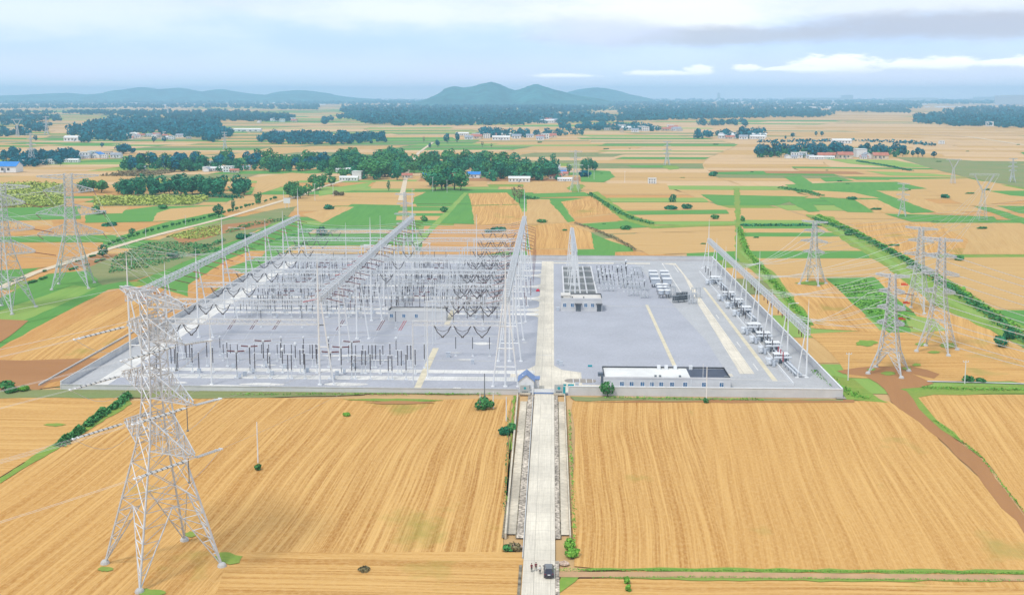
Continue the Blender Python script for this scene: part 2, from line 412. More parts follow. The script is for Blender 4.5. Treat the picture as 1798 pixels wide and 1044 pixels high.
# near
fld('straw_rows', [(-700, 1250), (900, 1250), (905, 975), (884, 972), (892, 830), (898, 700), (350, 697), (225, 703), (120, 765), (-60, 880), (-700, 1100)], 1060)
fld('straw_rows', [(400, 978), (650, 972), (920, 985), (918, 1130), (-200, 1130), (380, 1040)], 'x', .02)
fld('straw_near', [(420, 968), (700, 968), (922, 968), (922, 986), (640, 980), (400, 980)], 'x', .04)
fld('straw_near', [(-500, 800), (-500, 702), (0, 697), (200, 693), (215, 706), (110, 770), (0, 836), (-500, 1040)], 'x', .02)
fld('straw_rows', [(1006, 702), (1560, 703), (1612, 735), (1700, 822), (1800, 905), (1990, 1050), (1100, 1001), (1008, 992)], 1010, 0, .5)
fld('straw_near', [(1210, 702), (1560, 703), (1612, 735), (1700, 822), (1800, 905), (1990, 1050), (1290, 995), (1225, 760)], 1130, .02, 1)
fld('straw_rows', [(978, 1016), (1110, 1012), (2100, 1024), (2300, 1200), (960, 1200)], 'x', 0)
fld('straw_near', [(1606, 692), (2100, 690), (2100, 1150), (1950, 1072), (1800, 902), (1722, 798), (1640, 737)], 1300, 0)
fld('straw_rows', [(1420, 585), (1560, 578), (1700, 578), (1760, 640), (1798, 668), (1640, 668), (1490, 662), (1460, 620)], 'x', 0)
fld('straw_near', [(1660, 575), (1760, 610), (1900, 670), (2000, 740), (1900, 690), (1798, 672), (1700, 655)], 'x', .015)
fld('soil', [(1470, 650), (1510, 644), (1600, 642), (1650, 656), (1640, 664), (1600, 655), (1590, 668), (1540, 662), (1480, 655)], 'x', .03, 2.2, 6.)
fld('soil', [(1541, 672), (1578, 716), (1615, 741), (1700, 817), (1798, 935), (1900, 1070), (1950, 1070), (1798, 904), (1720, 801), (1636, 739), (1618, 719), (1590, 684), (1640, 672), (1600, 655), (1560, 655), (1520, 660)], 1400, .05, .8, 7.)
fld('meadow', [(1440, 655), (1500, 665), (1545, 700), (1560, 706), (1480, 700), (1478, 690)], 'x', .06, .6)
fld('meadow', [(1580, 682), (1640, 678), (1798, 675), (1798, 690), (1900, 690), (1640, 692), (1612, 697), (1645, 737), (1728, 803), (1718, 799), (1630, 733), (1592, 686)], 'x', .08, .8)
fld('straw_near', [(1345, 457), (1365, 486), (1455, 486), (1545, 580), (1425, 575), (1400, 545)], 1110)
fld('straw_rows', [(1440, 495), (1455, 486), (1545, 582), (1430, 576)], 1150, .02)
fld('crop_green', [(1450, 487), (1540, 486), (1590, 530), (1640, 582), (1560, 583), (1500, 535)], 1300, .02)
fld('crop_light', [(1585, 550), (1640, 560), (1665, 580), (1600, 582)], 1300, .04)
fld('straw_near', [(1535, 486), (1600, 490), (1680, 540), (1770, 600), (1900, 680), (1640, 580)], 1500, .03)
fld('meadow', [(1415, 376), (1462, 380), (1500, 412), (1560, 440), (1640, 490), (1720, 535), (1850, 600), (1950, 660), (1860, 640), (1760, 590), (1640, 535), (1560, 470), (1490, 428)], 1700, .06, 1.2)
fld('crop_light', [(1425, 377), (1445, 379), (1500, 420), (1580, 466), (1660, 520), (1760, 570), (1720, 560), (1630, 512), (1545, 455)], 1700, .09, .8)
fld('straw_pink', [(1494, 391), (1950, 391), (1950, 446), (1585, 446), (1540, 432), (1508, 412)], 1500)
fld('straw_rows', [(1494, 391), (1640, 391), (1700, 420), (1690, 446), (1585, 446), (1540, 432)], 1480, .02)
fld('straw_pink', [(1596, 452), (1950, 450), (1950, 545), (1760, 541), (1690, 510)], 'x')
fld('crop_green', [(1740, 543), (1950, 545), (1950, 620), (1860, 600)], 'x', .02)
fld('track_dirt', [(1728, 546), (1745, 548), (1850, 610), (1900, 650), (1870, 650), (1800, 600)], 1700, .12, .3)
for (m, a, b, xl, xr) in (('crop_green', 391, 401, 1300, 1430), ('straw_pink', 401, 408, 1302, 1455), ('crop_green', 408, 415, 1302, 1474),
                          ('straw_pink', 415, 440, 1305, 1512), ('crop_green', 440, 453, 1312, 1532), ('straw_pink', 453, 485, 1330, 1560)):
    fld(m, [(xl, a), (xr-12, a), (xr+12, b), (xl+6, b)], 'x', .01)
fld('meadow', [(1288, 330), (1298, 330), (1302, 400), (1315, 440), (1370, 490), (1430, 570), (1412, 574), (1350, 500), (1290, 450), (1292, 400)], 1400, .06, .8)
fld('crop_green', [(1205, 442), (1300, 440), (1330, 468), (1290, 456), (1205, 457)], 'x', .02)
# behind the yard
fld('straw_rows', [(927, 395), (993, 391), (1038, 408), (1044, 436), (930, 436)], 975)
fld('straw', [(925, 437), (1002, 438), (1010, 470), (925, 470)], 980)
fld('crop_green', [(1038, 408), (1065, 420), (1110, 435), (1112, 441), (1080, 442), (1080, 470), (1010, 470), (1002, 438), (1044, 437)], 1100, .02)
fld('straw', [(1080, 442), (1115, 441), (1205, 450), (1205, 470), (1080, 470)], 970, .02)
fld('straw_pink', [(1075, 411), (1292, 406), (1300, 440), (1140, 447), (1110, 432)], 'x', .02)
fld('straw_pink', [(1040, 404), (1145, 400), (1290, 396), (1290, 403), (1070, 410)], 'x')
fld('crop_green', [(1015, 393), (1105, 387), (1148, 398), (1050, 403)], 'x', .02)
fld('crop_green', [(965, 354), (985, 356), (1003, 380), (1010, 388), (997, 390), (985, 375)], 1040, .02)
fld('straw_rows', [(985, 354), (1045, 345), (1078, 374), (1008, 382)], 1050)
fld('straw', [(1008, 383), (1080, 376), (1104, 386), (1000, 392)], 'x')
fld('meadow', [(1035, 338), (1050, 336), (1075, 356), (1100, 372), (1150, 396), (1300, 392), (1300, 395), (1145, 401), (1090, 384), (1062, 362)], 1300, .07, 1)
fld('crop_light', [(1068, 347), (1235, 347), (1245, 354), (1075, 354)], 'x'); fld('straw_pink', [(1075, 355), (1245, 355), (1290, 368), (1085, 368)], 'x', .01)
fld('crop_green', [(1090, 370), (1275, 368), (1280, 375), (1105, 377)], 'x', .02); fld('straw_pink', [(1108, 378), (1285, 376), (1290, 388), (1150, 388)], 'x')
fld('crop_green', [(1230, 341), (1420, 345), (1365, 360), (1260, 360)], 'x', .02)
fld('crop_green', [(920, 340), (1025, 337), (1042, 344), (925, 347)], 'x', .02); fld('straw_pink', [(918, 322), (1005, 322), (1010, 336), (922, 338)], 985)
fld('straw_pink', [(1022, 322), (1170, 322), (1180, 340), (1040, 340)], 'x')
fld('straw_pink', [(925, 349), (965, 350), (995, 390), (925, 393)], 1050); fld('straw_rows', [(822, 339), (890, 338), (912, 358), (828, 360)], 900)
fld('straw_rows', [(828, 361), (912, 359), (924, 392), (838, 394)], 930); fld('crop_green', [(770, 392), (798, 359), (827, 359), (833, 393)], 960, .02)
fld('crop_green', [(722, 358), (745, 338), (812, 338), (798, 357)], 'x', .02); fld('straw', [(745, 396), (924, 394), (924, 470), (735, 470)], 'x')
fld('crop_green', [(820, 452), (900, 440), (924, 440), (924, 470), (810, 470)], 'x', .03)
fld('crop_green', [(560, 396), (620, 358), (704, 360), (690, 396)], 870, .02); fld('straw_pink', [(530, 376), (600, 362), (622, 363), (566, 391)], 800, .03)
fld('straw_pink', [(520, 352), (625, 352), (612, 361), (512, 362)], 'x'); fld('straw_pink', [(640, 350), (722, 349), (732, 362), (632, 362)], 'x')
fld('straw_pink', [(600, 338), (748, 337), (724, 348), (606, 345)], 'x', .01); fld('straw_pink', [(660, 318), (757, 318), (757, 331), (650, 331)], 'x')
fld('crop_light', [(560, 333), (655, 319), (640, 331), (560, 344)], 'x')
for (m, a, b, l) in (('crop_green', 363, 370, 640), ('straw_pink', 370, 374, 700), ('crop_green', 374, 379, 640), ('straw_pink', 379, 386, 690), ('crop_green', 386, 396, 640)):
    fld(m, [(l, a), (790-(a-363)*.6, a), (790-(b-363)*.6, b), (l, b)], 'x', .01)
fld('crop_green', [(440, 396), (560, 396), (735, 398), (735, 403), (430, 403)], 'x'); fld('straw_pink', [(500, 404), (735, 404), (735, 409), (495, 409)], 'x')
fld('crop_green', [(440, 410), (735, 410), (730, 430), (420, 430)], 'x'); fld('straw_pink', [(430, 431), (730, 431), (730, 445), (420, 445)], 'x'); fld('crop_green', [(380, 446), (730, 446), (730, 470), (370, 470)], 'x')
fld('crop_light', [(815, 338), (822, 339), (770, 395), (735, 430), (722, 430), (758, 395)], 900, .06, .4)
for m, P, r, z in (('crop_green', [(1378, 324), (1470, 320), (1575, 319), (1628, 331), (1540, 334), (1645, 372), (1600, 374), (1470, 336), (1400, 338)], 1500, .03), ('crop_green', [(1436, 345), (1500, 350), (1535, 373), (1488, 372)], 1400, .04), ('straw_pink', [(1500, 350), (1540, 350), (1590, 373), (1537, 373)], 1400, .05),
    ('crop_green', [(1553, 375), (1650, 377), (1745, 380), (1753, 390), (1600, 389)], 'x', .06), ('crop_green', [(1370, 346), (1412, 347), (1440, 371), (1420, 372)], 1400, .05), ('straw_pink', [(1537, 334), (1600, 342), (1705, 377), (1648, 375)], 1500, .07), ('straw_pink', [(1425, 334), (1500, 338), (1545, 348), (1450, 346)], 'x', .05),
    ('crop_olive', [(1572, 276), (1640, 277), (1720, 283), (1860, 294), (1860, 340), (1700, 312), (1640, 297)], 'x', .03), ('crop_green', [(1735, 335), (1860, 334), (1860, 349), (1775, 343)], 'x', .05), ('crop_green', [(1750, 361), (1860, 362), (1860, 380), (1790, 374)], 'x', .05), ('crop_green', [(1710, 362), (1740, 364), (1860, 402), (1810, 398)], 1600, .06), ('straw_pink', [(1560, 315), (1700, 313), (1860, 345), (1700, 362), (1620, 330)], 'x', .025),
    ('crop_light', [(1520, 300), (1640, 305), (1700, 311), (1560, 308)], 'x', .04), ('crop_green', [(1440, 312), (1470, 310), (1500, 318), (1450, 319)], 'x', .04), ('crop_light', [(1450, 279), (1570, 281), (1640, 294), (1560, 293), (1490, 287)], 'x', .02), ('crop_green', [(1100, 290), (1180, 290), (1190, 294), (1110, 294)], 'x', .02), ('crop_green', [(1375, 310), (1405, 308), (1440, 330), (1415, 334)], 1400, .05),
    ('crop_green', [(1020, 298), (1070, 300), (1080, 310), (1060, 320), (1020, 319)], 'x', .03), ('crop_green', [(1255, 302), (1340, 300), (1345, 304), (1275, 305)], 'x', .03)):
    fld(m, P, r, z, .8, 14)
# left
fld('straw_pink', [(-100, 312), (170, 306), (250, 310), (160, 322), (-100, 330)], 'x'); fld('straw_pink', [(330, 285), (480, 258), (600, 258), (480, 272)], 'x')
fld('straw_pink', [(455, 310), (512, 303), (560, 306), (440, 345)], 820)
fld('crop_olive', [(-100, 326), (112, 322), (112, 362), (-100, 364)], 'x', .01, 1.5); fld('crop_olive', [(165, 343), (362, 343), (368, 352), (340, 360), (165, 362)], 'x', .01, 1.5)
fld('crop_green', [(-100, 366), (142, 362), (142, 384), (-100, 390)], 'x'); fld('straw_pink', [(135, 366), (225, 363), (215, 374), (140, 376)], 'x', .01)
fld('crop_green', [(150, 377), (270, 362), (385, 360), (372, 374), (300, 388), (150, 391)], 'x'); fld('straw_pink', [(275, 374), (300, 366), (392, 360), (372, 384), (268, 388)], 'x', .01)
fld('straw_pink', [(-100, 400), (90, 386), (95, 398), (-100, 412)], 'x'); fld('straw', [(-100, 403), (220, 390), (310, 390), (225, 405), (-100, 417)], 'x', .01)
fld('crop_green', [(-100, 416), (205, 412), (200, 424), (-100, 426)], 'x', .02)
fld('straw', [(-100, 426), (180, 425), (192, 440), (150, 455), (90, 468), (-100, 480)], 'x')
fld('crop_green', [(190, 420), (290, 390), (380, 372), (400, 380), (300, 404), (200, 436)], 'x', .02)
fld('crop_green', [(-100, 470), (80, 466), (0, 500), (-100, 530)], 850)
fld('crop_green', [(-300, 590), (0, 522), (85, 480), (200, 470), (240, 505), (140, 545), (-300, 640)], 800, .01)
fld('crop_light', [(-200, 600), (0, 545), (130, 500), (170, 505), (60, 555), (-200, 640)], 800, .02)
fld('crop_olive', [(150, 470), (300, 412), (400, 385), (490, 366), (522, 362), (500, 384), (400, 425), (300, 470), (240, 490), (180, 500)], 'x', .03, 1)
fld('soil', [(300, 414), (400, 393), (482, 384), (470, 396), (400, 408), (320, 430)], 'x', .05, 1)
fld('crop_green', [(240, 492), (300, 470), (400, 426), (500, 388), (560, 396), (500, 440), (420, 480), (330, 520)], 800, .03)
fld('straw', [(330, 500), (400, 455), (440, 440), (470, 440), (400, 500), (330, 520)], 800, .05); fld('crop_green', [(400, 470), (455, 450), (480, 462), (430, 480)], 'x', .06)
fld('straw', [(-500, 800), (-500, 690), (0, 610), (90, 560), (190, 508), (260, 500), (420, 480), (300, 560), (200, 620), (112, 676), (0, 690)], 800, .02, .8)
fld('straw_rows', [(-300, 700), (0, 640), (120, 570), (250, 520), (330, 520), (250, 570), (100, 660), (0, 690)], 800, .04, .8)
fld('soil', [(-200, 640), (0, 631), (172, 628), (168, 642), (70, 683), (-200, 700)], 'x', .06, 3., 7.)
fld('soil', [(-200, 590), (0, 560), (50, 562), (0, 600), (-200, 620)], 800, .06, 1)
fld('crop_olive', [(-300, 688), (100, 683), (350, 686), (640, 688), (640, 692), (350, 699), (100, 697), (-300, 704)], 'x', .08, .8)
fld('crop_olive', [(350, 684), (900, 686), (898, 690), (600, 691), (350, 694)], 'x', .10, .6)
fld('crop_olive', [(1000, 695), (1300, 699), (1480, 701), (1480, 703), (1300, 702), (1010, 703)], 'x', .10, .8, 4.)
fld('soil', [(1300, 699), (1500, 701), (1500, 706), (1010, 706)], 'x', .09, .6)
# green verges in the front fields
for (pts) in ([(1010, 999), (1160, 995), (1400, 998), (1800, 1000), (2000, 1006), (2000, 1010), (1700, 1006), (1400, 1004), (1150, 1002)],
              [(1060, 1012), (1180, 1008), (1300, 1012), (1800, 1014), (1800, 1019), (1300, 1019), (1150, 1016)],
              [(0, 838), (110, 768), (218, 708), (225, 700), (232, 708), (120, 775), (0, 848)],
              [(901, 694), (906, 694), (896, 800), (889, 900), (887, 900), (893, 800)], 
              [(600, 700), (700, 699), (780, 702), (700, 706)], [(985, 1012), (1020, 1008), (1010, 1020), (982, 1040)]):
    fld('meadow', pts, 'x', .11, .45, 3.)
for (cx, cy, rx, ry) in ((185, 998, 14, 5), (262, 1040, 28, 8), (335, 937, 12, 5), (400, 980, 26, 12), (1560, 655, 14, 4), (1530, 648, 8, 3), (1592, 646, 9, 3), (1665, 606, 18, 5), (1618, 604, 14, 3),
                         (1425, 497, 28, 4), (1520, 602, 22, 6), (1640, 618, 12, 3), (1180, 294, 18, 4), (1010, 330, 14, 8), (95, 745, 20, 3), (700, 706, 60, 3), (1610, 640, 8, 3)):
    pts = [(cx+rx*random.uniform(.65, 1.1)*math.cos(t*math.pi/9), cy+ry*random.uniform(.65, 1.1)*math.sin(t*math.pi/9)) for t in range(18)]
    fld('meadow' if cy != 706 else 'soil', pts, 'x', .13, .2, 4.)
bym = {}
for i, (m, pts, an, z) in enumerate(TR): bym.setdefault(m, []).append((pts, an, -.12+z+.0011*(i % 11)))
for m, pl in bym.items(): sheet('field', m, pl, 0)
# --- dirt road on the left, lanes
def strip(pxs, w, mat, z, name, px=True):
    P = [Vector(G(*p)) if px else Vector(p) for p in pxs]; Lf = []; Rt = []
    for i, p in enumerate(P):
        d = (P[min(i+1, len(P)-1)]-P[max(i-1, 0)]).normalized(); n = Vector((-d.y, d.x)); ww = w*random.uniform(.85, 1.1)/2
        Lf.append(p+n*ww); Rt.append(p-n*ww)
    pts = [(v.x, v.y) for v in Lf]+[(v.x, v.y) for v in Rt[::-1]]
    return sheet(name, mat, [(pts, 0, z)], 0)
strip([(-120, 545), (0, 505), (60, 479), (120, 460), (180, 440), (240, 422), (300, 406), (350, 394), (400, 381), (450, 366), (500, 351), (525, 344), (560, 330), (600, 318), (625, 310)], 5.5, 'dirt_road', .06, 'dirt_road')
strip([(704, 352), (714, 305), (722, 285), (735, 268), (760, 250)], 5, 'dirt_road', .05, 'lane')
strip([(1478, 700), (1425, 645), (1330, 545), (1255, 460)], 3.4, 'asphalt', .06, 'perimeter_drain_path')
strip([(0, 250), (60, 248), (160, 246), (260, 244)], 14, 'dirt_road', .05, 'lane'); strip([(1520, 232), (1700, 240), (1850, 262)], 8, 'dirt_road', .05, 'lane')
strip([(980, 1008), (1200, 1008), (1500, 1011), (1900, 1015)], 2.6, 'track_dirt', .03, 'farm_track')
strip([(1628, 669), (1720, 671), (1900, 676)], 1.2, 'concrete', .06, 'irrigation_channel')
strip([(1405, 572), (1330, 470), (1300, 440)], 2.2, 'crop_light', .05, 'grass_bank')
# --- substation ground
YX0, YX1, YY0, YY1 = -155, 89.5, 326, 600
yard = MB(); yard.box(((YX0+YX1)/2, (YY0+YY1)/2, -.1), (YX1-YX0, YY1-YY0, .7)); yard.build('yard_gravel', 'gravel', kind='structure')
ZB = .25
def slab(name, mat, polys, z): return sheet(name, mat, [(p, 0, z+.0007*i) for i, p in enumerate(polys)], 0)
def rect(x0, x1, y0, y1): return [(x0, y0), (x1, y0), (x1, y1), (x0, y1)]
slab('yard_paving', 'gravel_grey', [[(50, 326.4), (89, 326.4), (89, 599), (45, 599), (58.5, 400), (58.5, 352)], rect(-154, 89, 592, 599), [(-154.5, 326.5), (-147, 326.5), (-147, 599), (-154.5, 599)]], ZB+.006)
def rr(x0, x1, y0, y1, r=4, n=5):
    o = []
    for cx, cy, a0 in ((x1-r, y1-r, 0), (x0+r, y1-r, 90), (x0+r, y0+r, 180), (x1-r, y0+r, 270)):
        for k in range(n+1):
            a = R(a0+90*k/n); o.append((cx+r*math.cos(a), cy+r*math.sin(a)))
    return o
def flare(x, y0, y1, s, r=6):
    """widened mouth where a cross road meets the main road"""
    return [(x, y0-r), (x+s*r*.3, y0-r*.35), (x+s*r, y0), (x+s*r, y1), (x+s*r*.3, y1+r*.35), (x, y1+r)]
mainx = (-5.6, .9)
slab('main_road', 'concrete_road', [rect(*mainx, 326.3, 595), rect(-10, 16, 327, 336.5), flare(mainx[0]+.01, 343, 353, -1, 8), flare(mainx[1]-.01, 334, 352, 1, 9)]+
     [flare(mainx[0]+.01, y, y+4.5, -1, 5) for y in (446, 455, 481, 512, 544)], ZB+.012)
Yr = [338.5, 347.5, 447, 456, 481, 512, 544, 556, 572, 588]
slab('white_roads', 'white_road', [rect(-146, -5.62, y, y+w) for y, w in ((340, 5), (349.3, 4.2), (446, 3.6), (455, 3.8), (481, 5), (512, 4.5), (544, 4), (560, 4.5), (587, 4.5))]
     + [rect(-147, -142, 326.4, 595)], ZB+.018)
slab('right_roads', 'concrete_road', [rect(16, 60, 348.5, 352), rect(.9, 54, 587, 591), rect(16, 24, 336, 352)], ZB+.024)
slab('right_road', 'concrete_road', [[G(1299, 656, ZB), G(1325, 656, ZB), G(1236, 531, ZB), G(1211, 493, ZB), G(1186, 462, ZB), G(1160, 462, ZB), G(1186, 466, ZB), G(1200, 483, ZB), G(1224, 531, ZB), G(1294, 646, ZB)]], ZB+.028)
slab('service_path', 'cream_path', [[G(1181, 642, ZB), G(1188, 642, ZB), G(1138, 535, ZB), G(1133, 535, ZB)], [G(1357, 669, ZB), G(1366, 669, ZB), G(1238, 505, ZB), G(1234, 505, ZB)], rect(-43.5, -41.3, 327, 385), rect(-43.5, -41.3, 425, 455)], ZB+.030)
slab('path_edging', 'concrete', [rect(11.5, 57, 466.4, 467.2), rect(11.5, 31, 505, 505.6), rect(60, 71.5, 467, 467.6), rect(56, 88, 337, 337.6)]+[rect(-140, -20, y, y+.7) for y in (366, 392, 405, 425, 437, 470, 497, 530)], ZB+.036)
slab('parking_bay', 'ground_soil' if 0 else 'asphalt', [rr(4.2, 14.5, 338.8, 343.6, 2.3)], ZB+.04)
slab('pit_kerb', 'white_road', [rect(60.5, 61, 500, 590), rect(66, 78, 585, 585.5), rect(66, 66.5, 560, 585), rect(70, 78, 343, 343.4), rect(57, 77, 344.5, 344.9)]+[rect(*(lambda x: (x, x+.4))(G(px, py, ZB)[0]), G(px, py, ZB)[1], G(px, py, ZB)[1]+9) for px, py in ((1230, 520), (1262, 560), (1300, 610), (1330, 650))], ZB+.05)
slab('road_markings', 'white_paint', [rect(7+2.1*k, 7.18+2.1*k, 338.9, 343.5) for k in range(4)]+[rect(-5.5, .8, 375, 375.25)], ZB+.046)
slab('wet_patches', 'white_road', [[(x+rx*math.cos(t)*random.uniform(.6, 1), y+ry*math.sin(t)*random.uniform(.6, 1)) for t in [k*.52 for k in range(12)]]
     for x, y, rx, ry in [(-105, 331, 10, 1.2), (-92, 333, 9, 2), (-66, 334, 8, 3), (-72, 372, 12, 1.5), (-30, 368, 4, 1), (-35, 378, 3, .8), (-30, 331, 1.6, .8), (-12, 430, 2, .5), (-10, 395, 1.5, .5),
      (-26, 393, 4, 3), (-60, 366, 7, .8), (-98, 358, 5, 1), (-120, 334, 3, 1.4)]], ZB+.042)
# access road with ditches
sheet('access_road', 'concrete_road', [([(-5.5, 150), (.9, 150), (.9, 326), (-5.2, 326)], 0, .10)], 0)
def acc(name, mat, x0, x1, y0, y1, z): return sheet(name, mat, [([(x0, y0), (x1, y0), (x1, y1), (x0, y1)], 0, z)], 0)
acc('ditch_bank', 'ditch_earth', -7.2, -5.55, 216, 325.8, .0); acc('ditch_bank', 'concrete_warm', -9.4, -7.4, 218, 318, -.0)
acc('ditch_bank', 'ditch_earth', .95, 1.95, 216, 325.8, .0); acc('ditch_bank', 'concrete_warm', 2.2, 3.9, 218, 318, .0)
acc('ditch_bed', 'ditch_dark', -7.42, -7.18, 216, 318, .03); acc('ditch_bed', 'ditch_dark', 1.93, 2.22, 216, 318, .03)
acc('ditch_bed', 'ditch_dark', -10.3, -9.8, 216, 300, -.02); acc('ditch_bed', 'ditch_dark', -6.2, -5.6, 150, 203, .03); acc('ditch_bed', 'ditch_earth', .95, 1.7, 150, 205, .05)
def wallseg(name, mat, p, q, h, t, label, cat='wall', cap=None, z0=-.3, group=None, posts=0):
    p = Vector((*p, 0)); q = Vector((*q, 0)); d = q-p; L = d.length; a = math.atan2(d.y, d.x); c = (p+q)/2
    e = empty(name, tuple(c), label, cat, group)
    m = MB(); m.box((0, 0, (h+z0)/2), (L, t, h-z0), a); m.build('wall_panel', mat, e)
    if cap:
        m = MB(); m.box((0, 0, h+.08), (L, t+.22, .16), a); m.build('coping', cap, e)
    if posts:
        m = MB(); n = int(L/posts)
        for k in range(n+1):
            s = -L/2+L*k/n; m.box((math.cos(a)*s, math.sin(a)*s, (h+.2+z0)/2), (.3, t+.12, h+.2-z0), a)
        m.build('pillar', mat, e)
    return e
wallseg('channel_wall', 'concrete_warm', (-9.5, 216), (-10.4, 324), 1.0, .4, 'long low concrete retaining wall left of the access road', z0=-.3)
wallseg('channel_wall', 'concrete_warm', (4.1, 216), (4.1, 324), .8, .3, 'long low concrete retaining wall right of the access road', z0=-.3)
wallseg('kerb_wall', 'concrete', (-5.6, 206), (-5.6, 324), .35, .22, 'pale concrete kerb wall along the left edge of the access road', z0=-.1)
# perimeter wall
PW = 'wall_white'
wallseg('perimeter_wall', PW, (YX0, 326), (-10.4, 326), 1.4, .3, 'grey perimeter wall at the front of the yard, left of the gatehouse', cap='concrete', posts=6)
wallseg('perimeter_wall', PW, (5.4, 326), (YX1, 326), 2.5, .3, 'pale perimeter wall at the front of the yard, right of the gate', cap='white_paint', posts=6)
wallseg('perimeter_wall', PW, (YX1, 326.2), (YX1, 600.8), 2.6, .3, 'long pale perimeter wall down the right side of the yard', cap='white_paint', posts=6)
wallseg('perimeter_wall', PW, (YX0, 326.2), (YX0, 600.8), 2.4, .3, 'long grey perimeter wall down the left side of the yard', cap='concrete', posts=6)
wallseg('perimeter_wall', PW, (YX0-.2, 601), (YX1+.2, 601), 2.6, .3, 'pale perimeter wall along the far end of the yard', cap='concrete', posts=9)
wallseg('boundary_kerb', 'concrete', (YX0-9, 330), (YX0-9, 470), .5, .5, 'low concrete kerb outside the left yard wall')
wallseg('divider_wall', 'white_paint', (77.2, 338), (77.2, 560), 1.2, .25, 'low white wall between transformer row and right gantry')
# hills
def hill(name, ridge, D, depth, mat, seed):
    rs = np.random.default_rng(seed); xs = []; hs = []
    for (px, py) in ridge:
        x = (px-970)/1890*D; xs.append(x); hs.append(max(0., 92-(py-168)/1890*D))
    n = 150; X = np.linspace(xs[0], xs[-1], n); Hh = np.interp(X, xs, hs)
    Hh = np.convolve(np.pad(Hh, 2, mode='edge'), [.05, .2, .5, .2, .05], 'valid')
    m = MB(); nv = 17; vs = []
    for i in range(n):
        for j in range(nv):
            t = j/(nv-1)*2-1; s = (1-abs(t)**1.5)
            z = Hh[i]*s; z *= 1+(.06*math.sin(i*.5+j*1.3)+.08*math.sin(i*.21-j*.9+seed))*min(1, abs(t)*3)
            vs.append((X[i]+rs.uniform(-8, 8), D+t*depth*(.5+.5*Hh[i]/max(hs)), z-1))
    fs = [(i*nv+j, (i+1)*nv+j, (i+1)*nv+j+1, i*nv+j+1) for i in range(n-1) for j in range(nv-1)]
    m.add(vs, fs); return m.build(name, mat, kind='structure', smooth=True)
hill('hills', [(735, 178), (755, 172), (770, 166), (785, 156), (797, 151.5), (815, 154), (830, 152), (848, 147.5), (862, 143.5), (878, 148), (893, 155), (905, 159), (920, 154.5), (935, 149), (943, 147.5), (955, 152), (972, 157), (990, 161.5), (1010, 167), (1040, 171), (1075, 178)], 10500, 1500, 'hill_green', 3)
hill('hills', [(-120, 170), (0, 168), (60, 165), (110, 163), (150, 166), (200, 162), (225, 156), (242, 152), (258, 157), (275, 162), (295, 156), (310, 153.5), (330, 157), (355, 162), (380, 156), (405, 160), (430, 164), (475, 167), (500, 160), (522, 158), (545, 159.5), (560, 162), (580, 166), (620, 171), (680, 176)], 15500, 2200, 'hill_green', 9)
hill('hills', [(960, 172), (995, 162), (1015, 157), (1040, 154), (1062, 155), (1085, 160), (1105, 166), (1135, 172)], 15000, 2000, 'hill_green', 5)
# haze
def haze():
    m = MB(); m.box((0, 8250, 114), (36200, 19700, 232)); 
    mt = bpy.data.materials.new('haze'); mt.use_nodes = True; nt = mt.node_tree; nt.nodes.clear()
    out = nt.nodes.new('ShaderNodeOutputMaterial'); v = nt.nodes.new('ShaderNodeVolumePrincipled')
    v.inputs['Color'].default_value = (.40, .69, 1, 1); v.inputs['Density'].default_value = .0001; v.inputs['Anisotropy'].default_value = .0
    nt.links.new(v.outputs[0], out.inputs['Volume']); MATS['haze'] = mt
    m.build('haze', 'haze', kind='stuff', label='pale blue haze thickening towards the hills')
haze()
# ============================================================= SUBSTATION
ORD = ['nearest', 'second', 'third', 'fourth', 'fifth', 'sixth', 'seventh', 'farthest']
def lattice(mb, p, q, w, h, r, step, rb=None, diag=True):
    """box truss from p to q: four chords with zigzag bracing on every face"""
    p = Vector(p); q = Vector(q); d = q-p; L = d.length; n = max(1, round(L/step)); d.normalize()
    up = Vector((0, 0, 1)); s = d.cross(up).normalized()*(w/2); u = up*(h/2); rb = rb or r*.6
    C = [(-s-u), (s-u), (s+u), (-s+u)]
    for c in C: mb.bar(p+c, q+c, r, 4, cap=False)
    for k in range(n+1):
        a = p+d*(L*k/n)
        for i in range(4):
            mb.bar(a+C[i], a+C[(i+1) % 4], rb, 3, cap=False)
            if k < n and diag:
                b = p+d*(L*(k+1)/n); i2 = (i+1) % 4
                if k % 2: mb.bar(a+C[i], b+C[i2], rb, 3, cap=False)
                else: mb.bar(a+C[i2], b+C[i], rb, 3, cap=False)
AX, BX, CX, GH = -135., -74., -14.6, 28.
YS = [333+33*k for k in range(8)]
